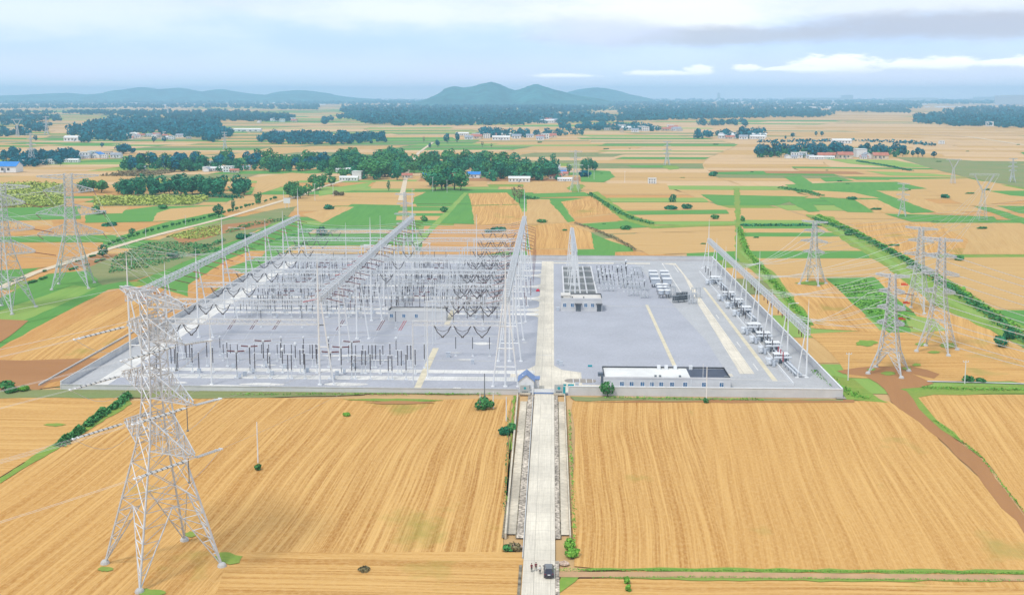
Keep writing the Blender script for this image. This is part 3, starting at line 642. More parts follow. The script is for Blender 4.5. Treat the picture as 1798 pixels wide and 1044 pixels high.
def gantry(name, x, ys, gh, talls, side, label, w=2.0, hb=2.0, pr=.36, spread=5.5, double=False, cross=20.7, cpost=None):
    e = empty(name, (x, ys[0], ZB), label, 'gantry', 'long steel gantries of the yard')
    b = MB(); lattice(b, (x, ys[0], gh), (x, ys[-1], gh), w, hb, .14, 2.1, .07); wb(b, 'lattice_beam', 'steel', e)
    for k, y in enumerate(ys):
        t = talls[k]
        c = MB(); c.bar((x, y, ZB), (x, y, gh+1), pr, 8, r2=pr*.8); c.bar((x, y, gh+1), (x, y, t-4), pr*.7, 6, r2=pr*.45); c.bar((x, y, t-4), (x, y, t), .12, 5, r2=.05)
        c.box((x, y, ZB+.15), (1.3, 1.3, .3)); col = wb(c, 'column', 'white_paint', e)
        l = MB()
        for s in ((side, -side) if double else (side,)):
            l.bar((x+s*spread, y, ZB), (x+s*.9, y, gh-1), pr*.75, 8, r2=pr*.6)
            for z in (cross-.9, cross-8, ZB+6.5 if double else cross-.9):
                f = 1-(z/(gh-1)); l.bar((x, y, z), (x+s*(.9+(spread-.9)*f), y, z), .2, 5)
            l.box((x+s*spread, y, ZB+.15), (1.1, 1.1, .3))
        wb(l, 'brace_leg', 'white_paint', e)
        if not double and (name, round(x), k) in (('gantry', -135, 4), ('gantry', 84, 1), ('gantry', 84, 4)):     # floodlight arm
            w_ = 7 if x < 0 else -3; a = MB(); a.bar((x, y, t-.3), (x-w_, y, t+.1), .09, 4); a.box((x-w_, y, t), (.9, .5, .2)); wb(a, 'lamp_arm', 'white_paint', e)
    return e
gantry('gantry', AX, YS, GH, [43.5, 34.5, 34.8, 43.5, 34.5, 34.8, 35, 43.5], 1, 'leftmost long lattice gantry along the left wall of the yard')
gantry('gantry', BX, YS, GH, [43.5, 29, 29, 43, 29, 29, 29, 43.5], 1, 'middle-left long lattice gantry rising through the crowded switchgear', spread=4.5)
gantry('gantry', CX, YS, GH, [43.5, 29.2, 29.2, 29.2, 29.2, 29.2, 29.2, 43.5], 1, 'long lattice gantry close beside the left of the main yard road', double=True, spread=4.)
gantry('gantry', 10.6, [486, 516, 546, 576], 20.7, [22, 22, 22, 22], 1, 'short narrow gantry standing over the pale walled pits behind the flat roofed building', w=1.8, hb=1.6, double=True, spread=2.6, cross=14)
gantry('gantry', 83.6, [348, 377, 405, 432, 460, 487, 516, 545, 573], 15.5, [26.5, 19.5, 19.7, 30, 20.1, 33, 20.2, 20.3, 27], -1, 'rightmost long lattice gantry beside the right yard wall', w=1.6, hb=2.0, pr=.3, spread=3., cross=9)
# cross beams between the long gantries
CB = 20.7
for k, y in enumerate(YS):
    for (x0, x1, nm) in ((AX+.5, BX-.5, 'left'), (BX+.5, CX-.5, 'middle')):
        if nm == 'middle' and k in (0, 1, 2): continue
        m = MB(); lattice(m, (x0, y, CB), (x1, y, CB), 1.5, 1.6, .11, 2.0, .06)
        wb(m, 'cross_beam', 'steel_bright', None, label='%s lattice cross beam spanning the %s aisle of the switchyard' % (ORD[k], nm), cat='beam', group='lattice cross beams of the yard')
for k, (xa, xb) in {0: (-44, -15), 1: (-44, -15), 2: (-44, -15)}.items():
    m = MB(); lattice(m, (xa, YS[k], CB), (xb, YS[k], CB), 1.3, 1.4, .08, 2.6, .045)
    m.bar((xa, YS[k], ZB), (xa, YS[k], CB), .2, 6, r2=.16)
    wb(m, 'cross_beam', 'steel_bright', None, label='%s short cross beam with its own post, left of the main yard road' % ORD[k], cat='beam', group='lattice cross beams of the yard')
# lightning masts standing by themselves
for (px, py, top) in ((670, 560, 43), (609, 520, 34), (837, 520, 38), (751, 665, 30), (372, 676, 24), (700, 545, 26)):
    x, y = G(px, py); m = MB(); m.bar((0, 0, 0), (0, 0, top*.6), .28, 8, r2=.2); m.bar((0, 0, top*.6), (0, 0, top), .17, 6, r2=.05); m.box((0, 0, .1), (1.1, 1.1, .3))
    m.build('lightning_mast', 'white_paint', None, 'slim white lightning mast standing alone %s' % ({700: 'left of the low grey relay building', 670: 'behind the far switchgear', 609: 'just right of the middle-left gantry', 837: 'in front of the hanging dark strings', 751: 'in the open front of the yard', 372: 'in the front left switchgear'}[px]), 'mast', 'lightning masts', loc=(x, y, ZB))
# --- insulators and equipment prototypes
def ribs(mb, p, q, r=.16, n=6, pitch=.35):
    p = Vector(p); q = Vector(q); L = (q-p).length; k = max(2, int(L/pitch))
    mb.bar(p, q, r*.6, n)
    for i in range(k):
        a = p.lerp(q, (i+.15)/k); b = p.lerp(q, (i+.75)/k); mb.bar(a, b, r, n, r2=r*.8)
protos = {}
def proto_post(name, mat, h0, h1, label, cat='insulator', head=None, twin=0.):
    e = empty(name, (0, 0, 0), label, cat)
    s = MB(); i = MB()
    for dx in ((-twin, twin) if twin else (0,)):
        s.bar((dx, 0, 0), (dx, 0, h0), .13, 6); s.box((dx, 0, .12), (.9, .9, .24)); s.box((dx, 0, h0), (.7, .5, .1)); ribs(i, (dx, 0, h0+.05), (dx, 0, h1), .17)
    s.build('support', 'steel_bright', e); i.build('insulator', mat, e)
    m = MB()
    if head == 'ball': m.ellipsoid((0, 0, h1+.45), (.5, .5, .6), 8, 5)
    elif head == 'bar': m.bar((-twin-.4, 0, h1+.12), (twin+.4, 0, h1+.12), .1, 5); m.box((0, 0, h1+.05), (.3, .3, .1))
    else: m.bar((0, 0, h1), (0, 0, h1+.2), .22, 8); m.bar((-.35, 0, h1+.1), (.35, 0, h1+.1), .05, 4)
    m.build('terminal' if head != 'ball' else 'tank', 'steel_bright', e)
    return e
def proto_breaker(mat):
    e = empty('circuit_breaker', (0, 0, 0), 'T shaped circuit breaker with two horizontal brown interrupters on a tall dark post', 'breaker')
    s = MB(); s.box((0, 0, .15), (1.4, 1.2, .3)); lattice(s, (0, 0, .3), (.001, 0, 2.2), .7, .7, .06, 1.); s.bar((0, 0, .3), (0, 0, 2.4), .14, 6); s.build('support', 'steel_bright', e)
    i = MB(); ribs(i, (0, 0, 2.4), (0, 0, 7.2), .19); i.build('insulator', 'insulator_dark', e)
    h = MB(); h.box((0, 0, 7.45), (.7, .5, .5)); h.build('housing', 'steel_bright', e)
    for sg in (-1, 1):
        a = MB(); ribs(a, (sg*.35, 0, 7.45), (sg*2.4, 0, 7.6), .21); it = a.build('interrupter', mat, e)
        g = MB(); n = 10
        pts = [(sg*2.5, .55*math.cos(t*2*math.pi/n), 7.6+.55*math.sin(t*2*math.pi/n)) for t in range(n+1)]; g.path(pts, .06, 3)
        g.build('grading_ring', 'white_paint', it)
    c = MB(); c.box((.9, -.5, .9), (.7, .5, 1.2)); c.build('control_box', 'equipment_grey', e)
    return e
def proto_disc():
    e = empty('disconnector', (0, 0, 0), 'disconnector switch with three insulators on a steel frame', 'switch')
    s = MB()
    for x in (-2.6, 2.6): s.bar((x, -.3, 0), (x, -.3, 2.5), .12, 6); s.bar((x, .3, 0), (x, .3, 2.5), .1, 6); s.box((x, 0, .1), (.7, 1.1, .2))
    s.box((0, 0, 2.6), (6.2, .5, .22)); s.build('support_frame', 'steel_bright', e)
    for x in (-2.5, 0, 2.5):
        i = MB(); ribs(i, (x, 0, 2.7), (x, 0, 5.9), .17); i.build('insulator', 'insulator_dark', e)
    b = MB(); b.bar((-2.9, 0, 6.1), (2.9, 0, 6.15), .1, 5); b.box((0, 0, 6.05), (.5, .3, .25)); b.box((-2.6, 0, 6.05), (.3, .3, .3)); b.box((2.6, 0, 6.05), (.3, .3, .3)); b.build('blade', 'steel_bright', e)
    return e
L1 = 'dark post insulator on a slim steel support among the switchgear'
P_post = proto_post('post_insulator', 'insulator_dark', 2.6, 7.0, L1)
P_twin = proto_post('twin_post_insulator', 'insulator_dark', 2.4, 6.6, 'pair of dark post insulators joined by a pale bar', twin=.5, head='bar')
P_ct = proto_post('current_transformer', 'insulator_dark', 2.6, 6.2, 'current transformer with rounded pale tank on a dark ribbed column', 'transformer', head='ball')
P_arr = proto_post('surge_arrester', 'insulator_brown', 2.4, 6.4, 'dark red surge arrester column on a short support', 'arrester')
P_brk = proto_breaker('insulator_brown'); P_dis = proto_disc()
P_short = proto_post('small_post_insulator', 'insulator_dark', 1.6, 3.9, 'short dark post insulator in the low equipment bay by the capacitors')
GRP = {P_post: 'post insulators', P_twin: 'twin post insulators', P_ct: 'current transformers', P_arr: 'surge arresters', P_brk: 'T shaped circuit breakers', P_dis: 'disconnector switches', P_short: 'short post insulators'}
first = {}
def put(P, x, y, rz=0., sc=1.):
    if P not in first:
        first[P] = 1; P['group'] = GRP[P]; P['_u'] = 1; del P['_u']; pend.append((P, x, y, rz, sc)); return
    copy_tree(P, (x, y, ZB), rz=rz, sc=sc, group=GRP[P])
pend = []
# front bay, left aisle
PH = (340.5, 347.5, 355.5)
for i, y in enumerate(PH):
    dx = i*3.
    for P, x in ((P_twin, -129), (P_post, -122.5), (P_post, -115.5), (P_brk, -103), (P_post, -97), (P_ct, -92), (P_twin, -85.5), (P_post, -80.5)): put(P, x+dx*.8, y, sc=1.2)
    for P, x in ((P_brk, -72.), (P_twin, -64.5), (P_post, -59), (P_twin, -52.5), (P_post, -47.3)): put(P, x+dx*.7, y, sc=1.2)
for x in (-128, -112, -101, -93, -84, -68, -61): put(P_dis, x, 363.5)
for x in (-118, -96, -88, -79, -55): put(P_ct, x, 371)
for x in (-116, -99.5, -62, -46, -39, -27): put(P_post, x, 418)
for x in (-34, -28, -22): put(P_post, x, 425); put(P_post, x, 373)
# dense bays at the back
for k in range(3, 7):
    y0 = YS[k]
    for j in range(3):
        y = y0+6+9.5*j
        row = ((P_dis, -129.5), (P_ct, -123), (P_brk, -115.5), (P_post, -109), (P_dis, -102), (P_brk, -94), (P_ct, -88), (P_dis, -81.5))
        row2 = ((P_dis, -69), (P_ct, -63.5), (P_brk, -57), (P_post, -51), (P_dis, -44.5), (P_arr, -38.5), (P_brk, -32.5), (P_post, -25), (P_arr, -19.5))
        for P, x in row+row2:
            if k == 3 and j == 0 and -70 < x < -40: continue
            if random.random() < .07: continue
            put(P, x+j*.8+random.uniform(-.5, .5), y+random.uniform(-.6, .6))
for (x, y) in ((-12, 470), (-12, 492), (-9.5, 478), (-11, 455), (-10, 502)): put(P_arr, x, y)
# more posts and low lattice beams between the phases
for k in range(3, 7):
    for j in range(3):
        y = YS[k]+10.8+9.5*j
        for x in (-126, -119.5, -112, -105.5, -98, -91, -84.5, -66, -60, -54, -47.5, -41.5, -35.5, -29, -22.5):
            if k == 3 and j == 0 and -72 < x < -40: continue
            if random.random() < .12: continue
            put(random.choice((P_twin, P_post, P_twin, P_ct, P_arr)), x+random.uniform(-.6, .6), y)
for k in range(3, 7):
    for (xa, xb, nm, dy) in ((-128, -100, 'left', 16), (-98, -78, 'left', 24), (-70, -48, 'middle', 20), (-46, -20, 'middle', 28)):
        y = YS[k]+dy; h = 12.5; e = empty('low_gantry', (xa, y, ZB), '%s low lattice gantry standing in the %s aisle of the switchyard' % (ORD[k]+' '+('outer' if xa in (-128, -46) else 'inner'), nm), 'gantry', 'low lattice gantries')
        m = MB(); lattice(m, (xa, y, h), (xb, y, h), 1.1, 1.2, .09, 1.8, .05); wb(m, 'lattice_beam', 'steel', e)
        for x in (xa, xb): m = MB(); m.bar((x, y-1.2, ZB), (x, y, h), .16, 6); m.bar((x, y+1.2, ZB), (x, y, h), .16, 6); wb(m, 'column', 'steel_bright', e)
        for x in np.arange(xa+3, xb-1, 6.): m = MB(); ribs(m, (x, y, h-.6), (x, y, h-3.6), .17, 5, .4); wb(m, 'hanging_insulator', 'insulator_dark', e)
# tube busbars: along the aisle and across it
for n_, (xs, z) in enumerate((((-126, -117.5, -109, -97.5, -86), 9.2), ((-66, -54.5, -48, -36, -28.5), 9.0))):
    for x in xs:
        m = MB(); m.bar((x, 436, z), (x, 562, z), .11, 6)
        for y in range(440, 562, 20): m.bar((x, y, ZB), (x, y, z-2.6), .11, 5); m.box((x, y, z-2.6), (.6, .6, .1)); ribs(m, (x, y, z-2.5), (x, y, z-.1), .13, 5)
        wb(m, 'tube_busbar', 'steel_bright', None, label='long tubular busbar on posts running away through the %s aisle' % ('left' if x < -74 else 'middle'), cat='busbar', group='tubular busbars running away %s' % ('left' if x < -74 else 'middle'))
for k in range(3, 7):
    for j in range(3):
        y = YS[k]+6+9.5*j+2.5; z = 7.6
        for a, b, s in ((-131, -80, 'left'), (-70, -20, 'middle')):
            if k == 3 and j == 0 and s == 'middle': continue
            m = MB(); m.path([(a+(b-a)*t/12, y+.4*math.sin(t*2), z-.35*math.sin(t*math.pi/3)**2) for t in range(13)], .07, 3)
            m.bar((a, y, ZB), (a, y, z), .12, 5); m.bar((b, y, ZB), (b, y, z), .12, 5)
            wb(m, 'jumper_bus', 'conductor', None, label='thin pale bus wire strung across the %s aisle over the switchgear' % s, cat='busbar', group='bus wires across the %s aisle' % s)
# white portal frames (busbar supports) among the switchgear
for (x0, x1, y, z) in ((-118, -105, 470, 12), (-104, -92, 520, 13), (-92, -84, 482, 10), (-66, -56, 500, 11), (-52, -40, 536, 12), (-40, -26, 470, 9), (-128, -116, 540, 12), (-100, -86, 556, 14), (-100, -86, 566, 13), (-74, -66, 574, 13), (-41, -22, 560, 17)):
    m = MB(); m.bar((x0, y, ZB), (x0, y, z), .22, 6); m.bar((x1, y, ZB), (x1, y, z), .22, 6); m.bar((x0-.5, y, z), (x1+.5, y, z), .2, 5)
    m.bar((x1, y, z), (x1-6, y-6, z-5), .12, 4)
    wb(m, 'portal_frame', 'white_paint', None, label='white tube portal frame rising over the crowded switchgear', cat='frame', group='white portal frames')
# fence-like low gates of the second aisle (thin white posts)
def vstring(side_mat):
    m = MB()
    for s in (-1, 1): ribs(m, (s*2.7, 0, 0), (s*1.6, 0, -2.1), .2, 5, .5); ribs(m, (s*1.6, 0, -2.1), (s*.15, 0, -3.4), .2, 5, .5); m.path([(s*2.7, .5, 0), (s*1.5, .5, -1.4), (0, .5, -1.9)], .09, 4); m.bar((s*2.7, 0, 0), (s*2.9, 0, .3), .05, 3)
    m.box((0, 0, -3.6), (.9, .3, .3)); return m
vm = vstring(0); V0 = vm.build('v_insulator_string', 'insulator_dark', None, 'dark V shaped insulator string hanging under a lattice cross beam', 'insulator', 'V shaped strings under the cross beams', loc=(-34.5, YS[0], CB-.9))
for k, y in enumerate(YS):
    for x in (-127, -121, -115, -34.5, -28.2, -22):
        if k == 0 and x == -34.5: continue
        c = V0.copy(); COL.objects.link(c); c.location = (x, y, CB-.9)
    if k > 2:
        for x in (-84, -67.5): c = V0.copy(); COL.objects.link(c); c.location = (x, y, CB-.9)
    if k in (2, 3, 4, 5, 6, 7):
        for x in (-34.5, -28.2, -22): c = V0.copy(); COL.objects.link(c); c.location = (x, y-10, CB-3.5); c.scale = (1.05, 1, 1.25)
# carrier wires for the second rows of strings
for k in (2, 3, 4, 5, 6, 7):
    m = MB(); m.bar((-44, YS[k]-10, CB-3.2), (CX, YS[k]-10, CB-3.2), .09, 4); m.bar((-44, YS[k]-10, ZB), (-44, YS[k]-10, CB-3.2), .18, 6)
    wb(m, 'carrier_bar', 'steel_bright', None, label='slim pale bar carrying a row of dark V strings left of the main road', cat='beam', group='carrier bars')
def sagpts(p, q, sag, n=10):
    p = Vector(p); q = Vector(q)
    return [p.lerp(q, i/n)-Vector((0, 0, 4*sag*(i/n)*(1-i/n))) for i in range(n+1)]
# phase conductors between the long gantries with reddish strain strings at both ends
for k in range(7):
    for j in range(3):
        y = YS[k]+7+9.5*j
        for (xa, xb, side) in ((AX+1, BX-1, 'left'), (BX+1, CX-1, 'middle')):
            e = empty('phase_conductor', (xa, y, GH-1), 'pale conductor with reddish strain insulators across the %s aisle' % side, 'conductor', 'phase conductors of the %s aisle' % side)
            d = 5.5
            w = MB(); w.path(sagpts((xa+d, y, GH-2.2), (xb-d, y, GH-2.2), 1.6, 8), .06, 3); wb(w, 'wire', 'conductor', e)
            mt = 'insulator_brown' if (k+j) % 3 or side == 'middle' else 'insulator_red'
            for (p, q) in (((xa, y, GH-1), (xa+d, y, GH-2.2)), ((xb, y, GH-1), (xb-d, y, GH-2.2))):
                s = MB(); ribs(s, p, q, .17, 5, .5); wb(s, 'strain_insulator', mt, e)
# short strain strings on the road side of the third gantry
for k in range(4, 7):
    for j in range(3):
        y = YS[k]+7+9.5*j; s = MB(); ribs(s, (CX+1, y, GH-3), (CX+6, y, GH-4.6), .16, 5, .5); s.bar((CX+6, y, GH-4.6), (CX+6.3, y, 8), .045, 3)
        wb(s, 'strain_string', 'insulator_brown', None, label='reddish strain string with a drop wire on the road side of the tall gantry', cat='insulator', group='strings beside the main road')
# slanting twin strings on down leads in the open front
for i, px in enumerate((401, 441, 482, 596, 668, 707)):
    z = 11.5; y = 372.; x = (px-970)/1890*372*1.012; e = empty('down_lead', (x, y, z), 'slanting pair of %s strings on a thin down lead, %s' % ('red' if px == 707 else 'dark brown', ['leftmost of six', 'second from left', 'third from left', 'fourth from left', 'fifth from left', 'rightmost of six'][i]), 'insulator', 'slanting strings')
    s = MB()
    for d in (-.35, .35): ribs(s, (x-1.2+d, y-1.5, z-1.6), (x+.6+d, y+1, z+1.5), .15, 5, .4)
    wb(s, 'insulator', 'insulator_red' if px == 707 else 'insulator_brown', e)
    w = MB(); w.bar((x+.6, y+1, z+1.5), (x+3, y+5, 25.5), .04, 3); w.bar((x-1.2, y-1.5, z-1.6), (x-2, y-8, 7), .04, 3); wb(w, 'wire', 'conductor', e)
for P, x, y, rz, sc in pend: P.location = (x, y, ZB); P.scale = (sc, sc, sc)
# --- right part: pits, capacitors, reactors
def kerbgrid(x0, x1, ys, xs):
    x, y = (x0+x1)/2, ys[0]; e = empty('oil_pit_frame', (x, y, ZB), 'pale concrete frame of dark gravel pits in five rows behind the flat roofed building', 'pit')
    m = MB()
    for yy in ys: m.box(((x0+x1)/2, yy, .8), (x1-x0+.7, .7, 1.1))
    for xx in xs:
        for a, b in zip(ys, ys[1:]): m.box((xx, (a+b)/2, .8), (.7, b-a-.7, 1.1))
    wb(m, 'frame', 'wall_white', e)
    m = MB()
    for xa, xb in zip(xs, xs[1:]):
        for a, b in zip(ys, ys[1:]): m.box(((xa+xb)/2, (a+b)/2, .45), (xb-xa-.71, b-a-.71, .2))
    wb(m, 'gravel_bed', 'pit_gravel', e)

kerbgrid(5.6, 20.8, [484, 501, 519, 538, 558, 572], [5.6, 13.2, 16.4, 20.8])
def cap_bank():
    e = empty('capacitor_bank', (0, 0, 0), 'tall capacitor bank with white flat top on dark legs', 'capacitor bank')
    m = MB()
    for x in (-1.7, 1.7):
        for y in (-1.3, 1.3): m.bar((x, y, 0), (x, y, 1.6), .09, 5)
    for x in (-1.5, -.5, .5, 1.5): ribs(m, (x, -.9, .2), (x, -.9, 1.6), .12, 5); ribs(m, (x, .9, .2), (x, .9, 1.6), .12, 5)
    m.build('legs', 'insulator_dark', e)
    m = MB(); m.box((0, 0, 2.9), (3.9, 3.1, 2.4)); 
    for z in (2.1, 2.9, 3.7): m.box((0, 0, z), (4.02, 3.22, .12))
    m.build('cabinet', 'equipment_grey', e)
    m = MB(); m.box((0, 0, 4.25), (4.3, 3.6, .2)); m.box((0, 0, 4.4), (3.6, 3.0, .1)); m.build('top_cover', 'white_paint', e); return e
cb = cap_bank(); k = 0
for px in (1146, 1165):
    for py, w in ((491, 'farthest'), (497, 'middle'), (505, 'nearest')):
        px2 = px+(py-491)*.35+(px > 1150)*1; x, y = G(px2, py); lab = 'white topped capacitor bank, %s of the %s row near the right yard road' % (w, 'left' if px < 1150 else 'right')
        if k == 0: cb.location = (x, y, ZB); cb['label'] = lab; cb['group'] = 'capacitor banks'
        else: copy_tree(cb, (x, y, ZB), lab)
        k += 1
def reactor():
    e = empty('reactor', (0, 0, 0), 'white capped air core reactor drum on splayed legs', 'reactor')
    m = MB()
    for t in range(6): a = t*math.pi/3; m.bar((1.2*math.cos(a), 1.2*math.sin(a), 0), (.9*math.cos(a), .9*math.sin(a), 1.9), .09, 5)
    m.build('legs', 'insulator_dark', e)
    m = MB(); m.lathe((0, 0, 1.9), [(1.15, 0), (1.25, .1), (1.25, 1.5), (1.1, 1.6)], 14); m.build('winding', 'equipment_grey', e)
    m = MB(); m.lathe((0, 0, 3.5), [(1.45, 0), (1.5, .15), (1.2, .45), (.3, .55)], 14); m.build('cap', 'white_paint', e); return e
re_ = reactor(); k = 0
for px in (1157, 1168):
    for py, w in ((513, 'farthest'), (518, 'middle'), (524, 'nearest')):
        x, y = G(px+(py-513)*.35, py); lab = 'white capped reactor drum, %s of the %s row below the capacitor banks' % (w, 'left' if px < 1160 else 'right')
        if k == 0: re_.location = (x, y, ZB); re_['label'] = lab; re_['group'] = 'reactor drums'
        else: copy_tree(re_, (x, y, ZB), lab)
        k += 1
# dark racks
for i, (px, py) in enumerate(((1186, 532), (1196, 531), (1206, 530), (1192, 526), (1202, 525))):
    x, y = G(px, py); m = MB()
    for a in (-1.2, 1.2):
        for b in (-.8, .8): m.bar((a, b, 0), (a, b, 3), .09, 4)
    for z in (1, 2, 3): m.box((0, 0, z), (2.8, 2, .12))
    for a in (-.8, 0, .8):
        for z in (1.06, 2.06): m.box((a, 0, z+.3), (.5, 1.4, .6))
    m.build('equipment_rack', 'steel_dark', None, 'dark open steel equipment rack at the right end of the capacitor area, %s' % ['front left', 'front middle', 'front right', 'back left', 'back right'][i], 'rack', 'dark equipment racks', loc=(x, y, ZB))
for i, (px, py, w) in enumerate(((1052, 498, 5), (1068, 512, 6), (1100, 506, 6), (1112, 520, 5), (1128, 510, 5), (1132, 524, 4), (1222, 524, 4), (1216, 534, 4), (1178, 522, 4), (1088, 478, 6), (1118, 486, 5))):
    x, y = G(px, py); m = MB()
    for a in (-w/2, 0, w/2): m.bar((a, -.6, 0), (a, -.6, 4.6), .11, 5); m.bar((a, .6, 0), (a, .6, 4.6), .11, 5)
    lattice(m, (-w/2, 0, 4.6), (w/2, 0, 4.6), 1.2, .6, .07, 1., .05); m.box((0, 0, 2.2), (w, .2, .25))
    for a in (-w/3, 0, w/3): ribs(m, (a, 0, 2.3), (a, 0, 4.2), .16, 5); m.box((a, .1, 1.1), (.8, .6, 1.4))
    m.build('insulator_stand', 'steel', None, 'small grey steel frame carrying insulators in the low equipment bay', 'insulator stand', 'small frames of the low equipment bay', loc=(x, y, ZB))
n = 0
for py in (482, 488, 494, 500, 507, 513):
    for px in (1048, 1055, 1062, 1069, 1075, 1083, 1091, 1098, 1106, 1112, 1119, 1127):
        if random.random() < .12 or (px < 1075 and py > 507): continue
        x, y = G(px+(py-482)*.15, py); put(random.choice((P_short, P_short, P_short, P_ct)), x, y, sc=random.uniform(.95, 1.3) if px < 1100 else .8)
for P, x, y, rz, sc in pend: P.location = (x, y, ZB); P.scale = (sc, sc, sc)
for (a, b, py) in ((1075, 1130, 482), (1080, 1128, 512), (1046, 1092, 495), (1048, 1070, 487), (1048, 1072, 504), (1097, 1110, 487), (1094, 1113, 493), (1098, 1124, 500)):
    p = G(a, py); q = G(b, py); m = MB(); m.bar((*p, 4.4), (*q, 4.4), .12, 5)
    for t in (0, .33, .66, 1): v = Vector(p).lerp(Vector(q), t); m.bar((v.x, v.y, ZB), (v.x, v.y, 4.4), .1, 5)
    wb(m, 'low_busbar', 'steel_bright', None, label='low white busbar on thin posts in the small equipment bay', cat='busbar', group='low busbars by the capacitors')
# --- switchgear row on the right
def gis():
    e = empty('switchgear_unit', (0, 0, 0), 'pale gas insulated switchgear unit', 'switchgear')
    m = MB(); m.box((0, 0, .12), (7.5, 6, .24)); m.build('plinth', 'concrete', e)
    for (x, y, r, h) in ((-3.2, -1.2, 1.05, 2.5), (-.9, -1.4, .7, 2.0)):
        m = MB(); m.lathe((x, y, .24), [(r*.8, 0), (r, .2), (r, h*.85), (r*.75, h*.97), (.15, h)], 12); m.build('tank', 'equipment_light', e)
    m = MB(); m.box((1.2, 1.3, 3.6), (5.2, 3.2, .16)); m.box((1.2, 1.3, 3.73), (4.8, 2.8, .1)); m.build('platform', 'white_paint', e)
    m = MB()
    for x in (-1.1, .4, 1.9, 3.5):
        for y in (0, 2.6): m.bar((x, y, .2), (x, y, 3.55), .12, 5)
    for x in (-.4, 1.2, 2.8): m.box((x, .6, 1.5), (.8, .7, 2.2))
    m.build('supports', 'equipment_dark', e)
    m = MB(); m.bar((-1, .2, 2.6), (3.8, .2, 2.6), .42, 8); m.bar((-.5, 2.6, 2.2), (3.8, 2.6, 2.2), .42, 8); m.bar((1.2, -2.6, 1.8), (1.2, 3.4, 2.4), .38, 8); m.bar((-3.4, -3.2, 1.3), (-3.1, 4.2, 1.3), .45, 8); m.bar((-2., -2.6, 3.0), (4., -2.2, 3.0), .35, 8); m.build('gas_duct', 'equipment_light', e)
    m = MB(); m.box((-2.2, -3, 1.2), (.9, .7, 2)); m.box((3.4, -2.4, 1.), (.8, .7, 1.6)); m.build('control_cabinet', 'equipment_grey', e)
    return e
gu = gis()
def duct(L):
    m = MB()
    for x, z in ((-.7, 1.5), (.2, 1.9), (1., 1.4)):
        m.bar((x, 0, z), (x+L*.05, -L, z-.1), .3, 8)
        for k in range(int(L/2.4)): m.bar((x+.05*2.4*k, -2.4*k-.1, z), (x+.05*2.4*k+.01, -2.4*k-.3, z), .4, 8)
    for k in range(int(L/3.6)+1): m.box((.1+.05*3.6*k, -3.6*k, .7), (2.4, .2, 1.2))
    return m
UN = [(1253, 500), (1275, 528), (1290, 541), (1303, 555), (1319, 586), (1335, 602), (1351, 620), (1366, 641)]
for i, (px, py) in enumerate(UN):
    x, y = G(px, py); lab = 'pale switchgear unit with white platform, %s of eight along the right yard wall' % (['farthest', 'second farthest', 'third farthest', 'fourth farthest', 'fourth nearest', 'third nearest', 'second nearest', 'nearest'][i])
    if i == 0: gu.location = (x, y, ZB); gu['label'] = lab; gu['group'] = 'switchgear units in the right row'
    else: copy_tree(gu, (x, y, ZB), lab, rz=random.uniform(-.05, .05))
    L = 14 if i in (0, 4, 7) else 9
    duct(L).build('bus_duct', 'equipment_light', None, 'three pale gas ducts running forward from the %s switchgear unit' % ['farthest', 'second farthest', 'third farthest', 'fourth farthest', 'fourth nearest', 'third nearest', 'second nearest', 'nearest'][i], 'duct', 'gas ducts in the right row', loc=(x+2.2, y-3.6, ZB))
# bushings standing in the strip beyond the divider wall, three per bay
def bushing(mat):
    m = MB(); m.bar((0, 0, 0), (0, 0, 1.8), .12, 6); m.box((0, 0, .1), (.6, .6, .2)); s = m
    e = empty('bushing', (0, 0, 0), 'x', 'bushing'); s.build('support', 'steel_bright', e); i = MB(); ribs(i, (0, 0, 1.8), (0, 0, 5.2), .24, 7, .4); i.build('insulator', mat, e); return e
bd = bushing('insulator_dark'); br = bushing('insulator_red'); used = {}
for gi, (px, py, mat) in enumerate(((1287, 522, 0), (1297, 536, 0), (1309, 550, 0), (1320, 563, 0), (1352, 600, 0), (1367, 618, 0), (1381, 640, 1), (1264, 490, 0))):
    for k in range(3):
        x, y = G(px+k*4.2-4, py+k*5-5); P = br if mat else bd
        lab = ('bright red' if mat else 'dark')+' bushing, %s of three opposite the %s' % (['farthest', 'middle', 'nearest'][k], ['second switchgear unit', 'third switchgear unit', 'fourth switchgear unit', 'fifth switchgear unit', 'sixth switchgear unit', 'seventh switchgear unit', 'nearest switchgear unit', 'farthest switchgear unit'][gi])
        if P not in used: used[P] = 1; P.location = (78.9, y, ZB); P['label'] = lab; P['group'] = 'bushings in threes'
        else: copy_tree(P, (78.9, y, ZB), lab, group='bushings in threes')
m = MB(); ribs(m, (0, 0, 0), (0, 0, -3), .2, 6, .4); m.bar((0, 0, 0), (0, 0, .6), .06, 4)
hs = m.build('hanging_string', 'insulator_brown', None, 'brown insulator string hanging from the right gantry beam', 'insulator', 'strings under the right gantry', loc=(84.4, 360, 14.3))
for y in (356, 364, 384, 391, 398, 411, 418, 425, 439, 446, 453): c = hs.copy(); COL.objects.link(c); c.location = (84.4, y, 14.3)
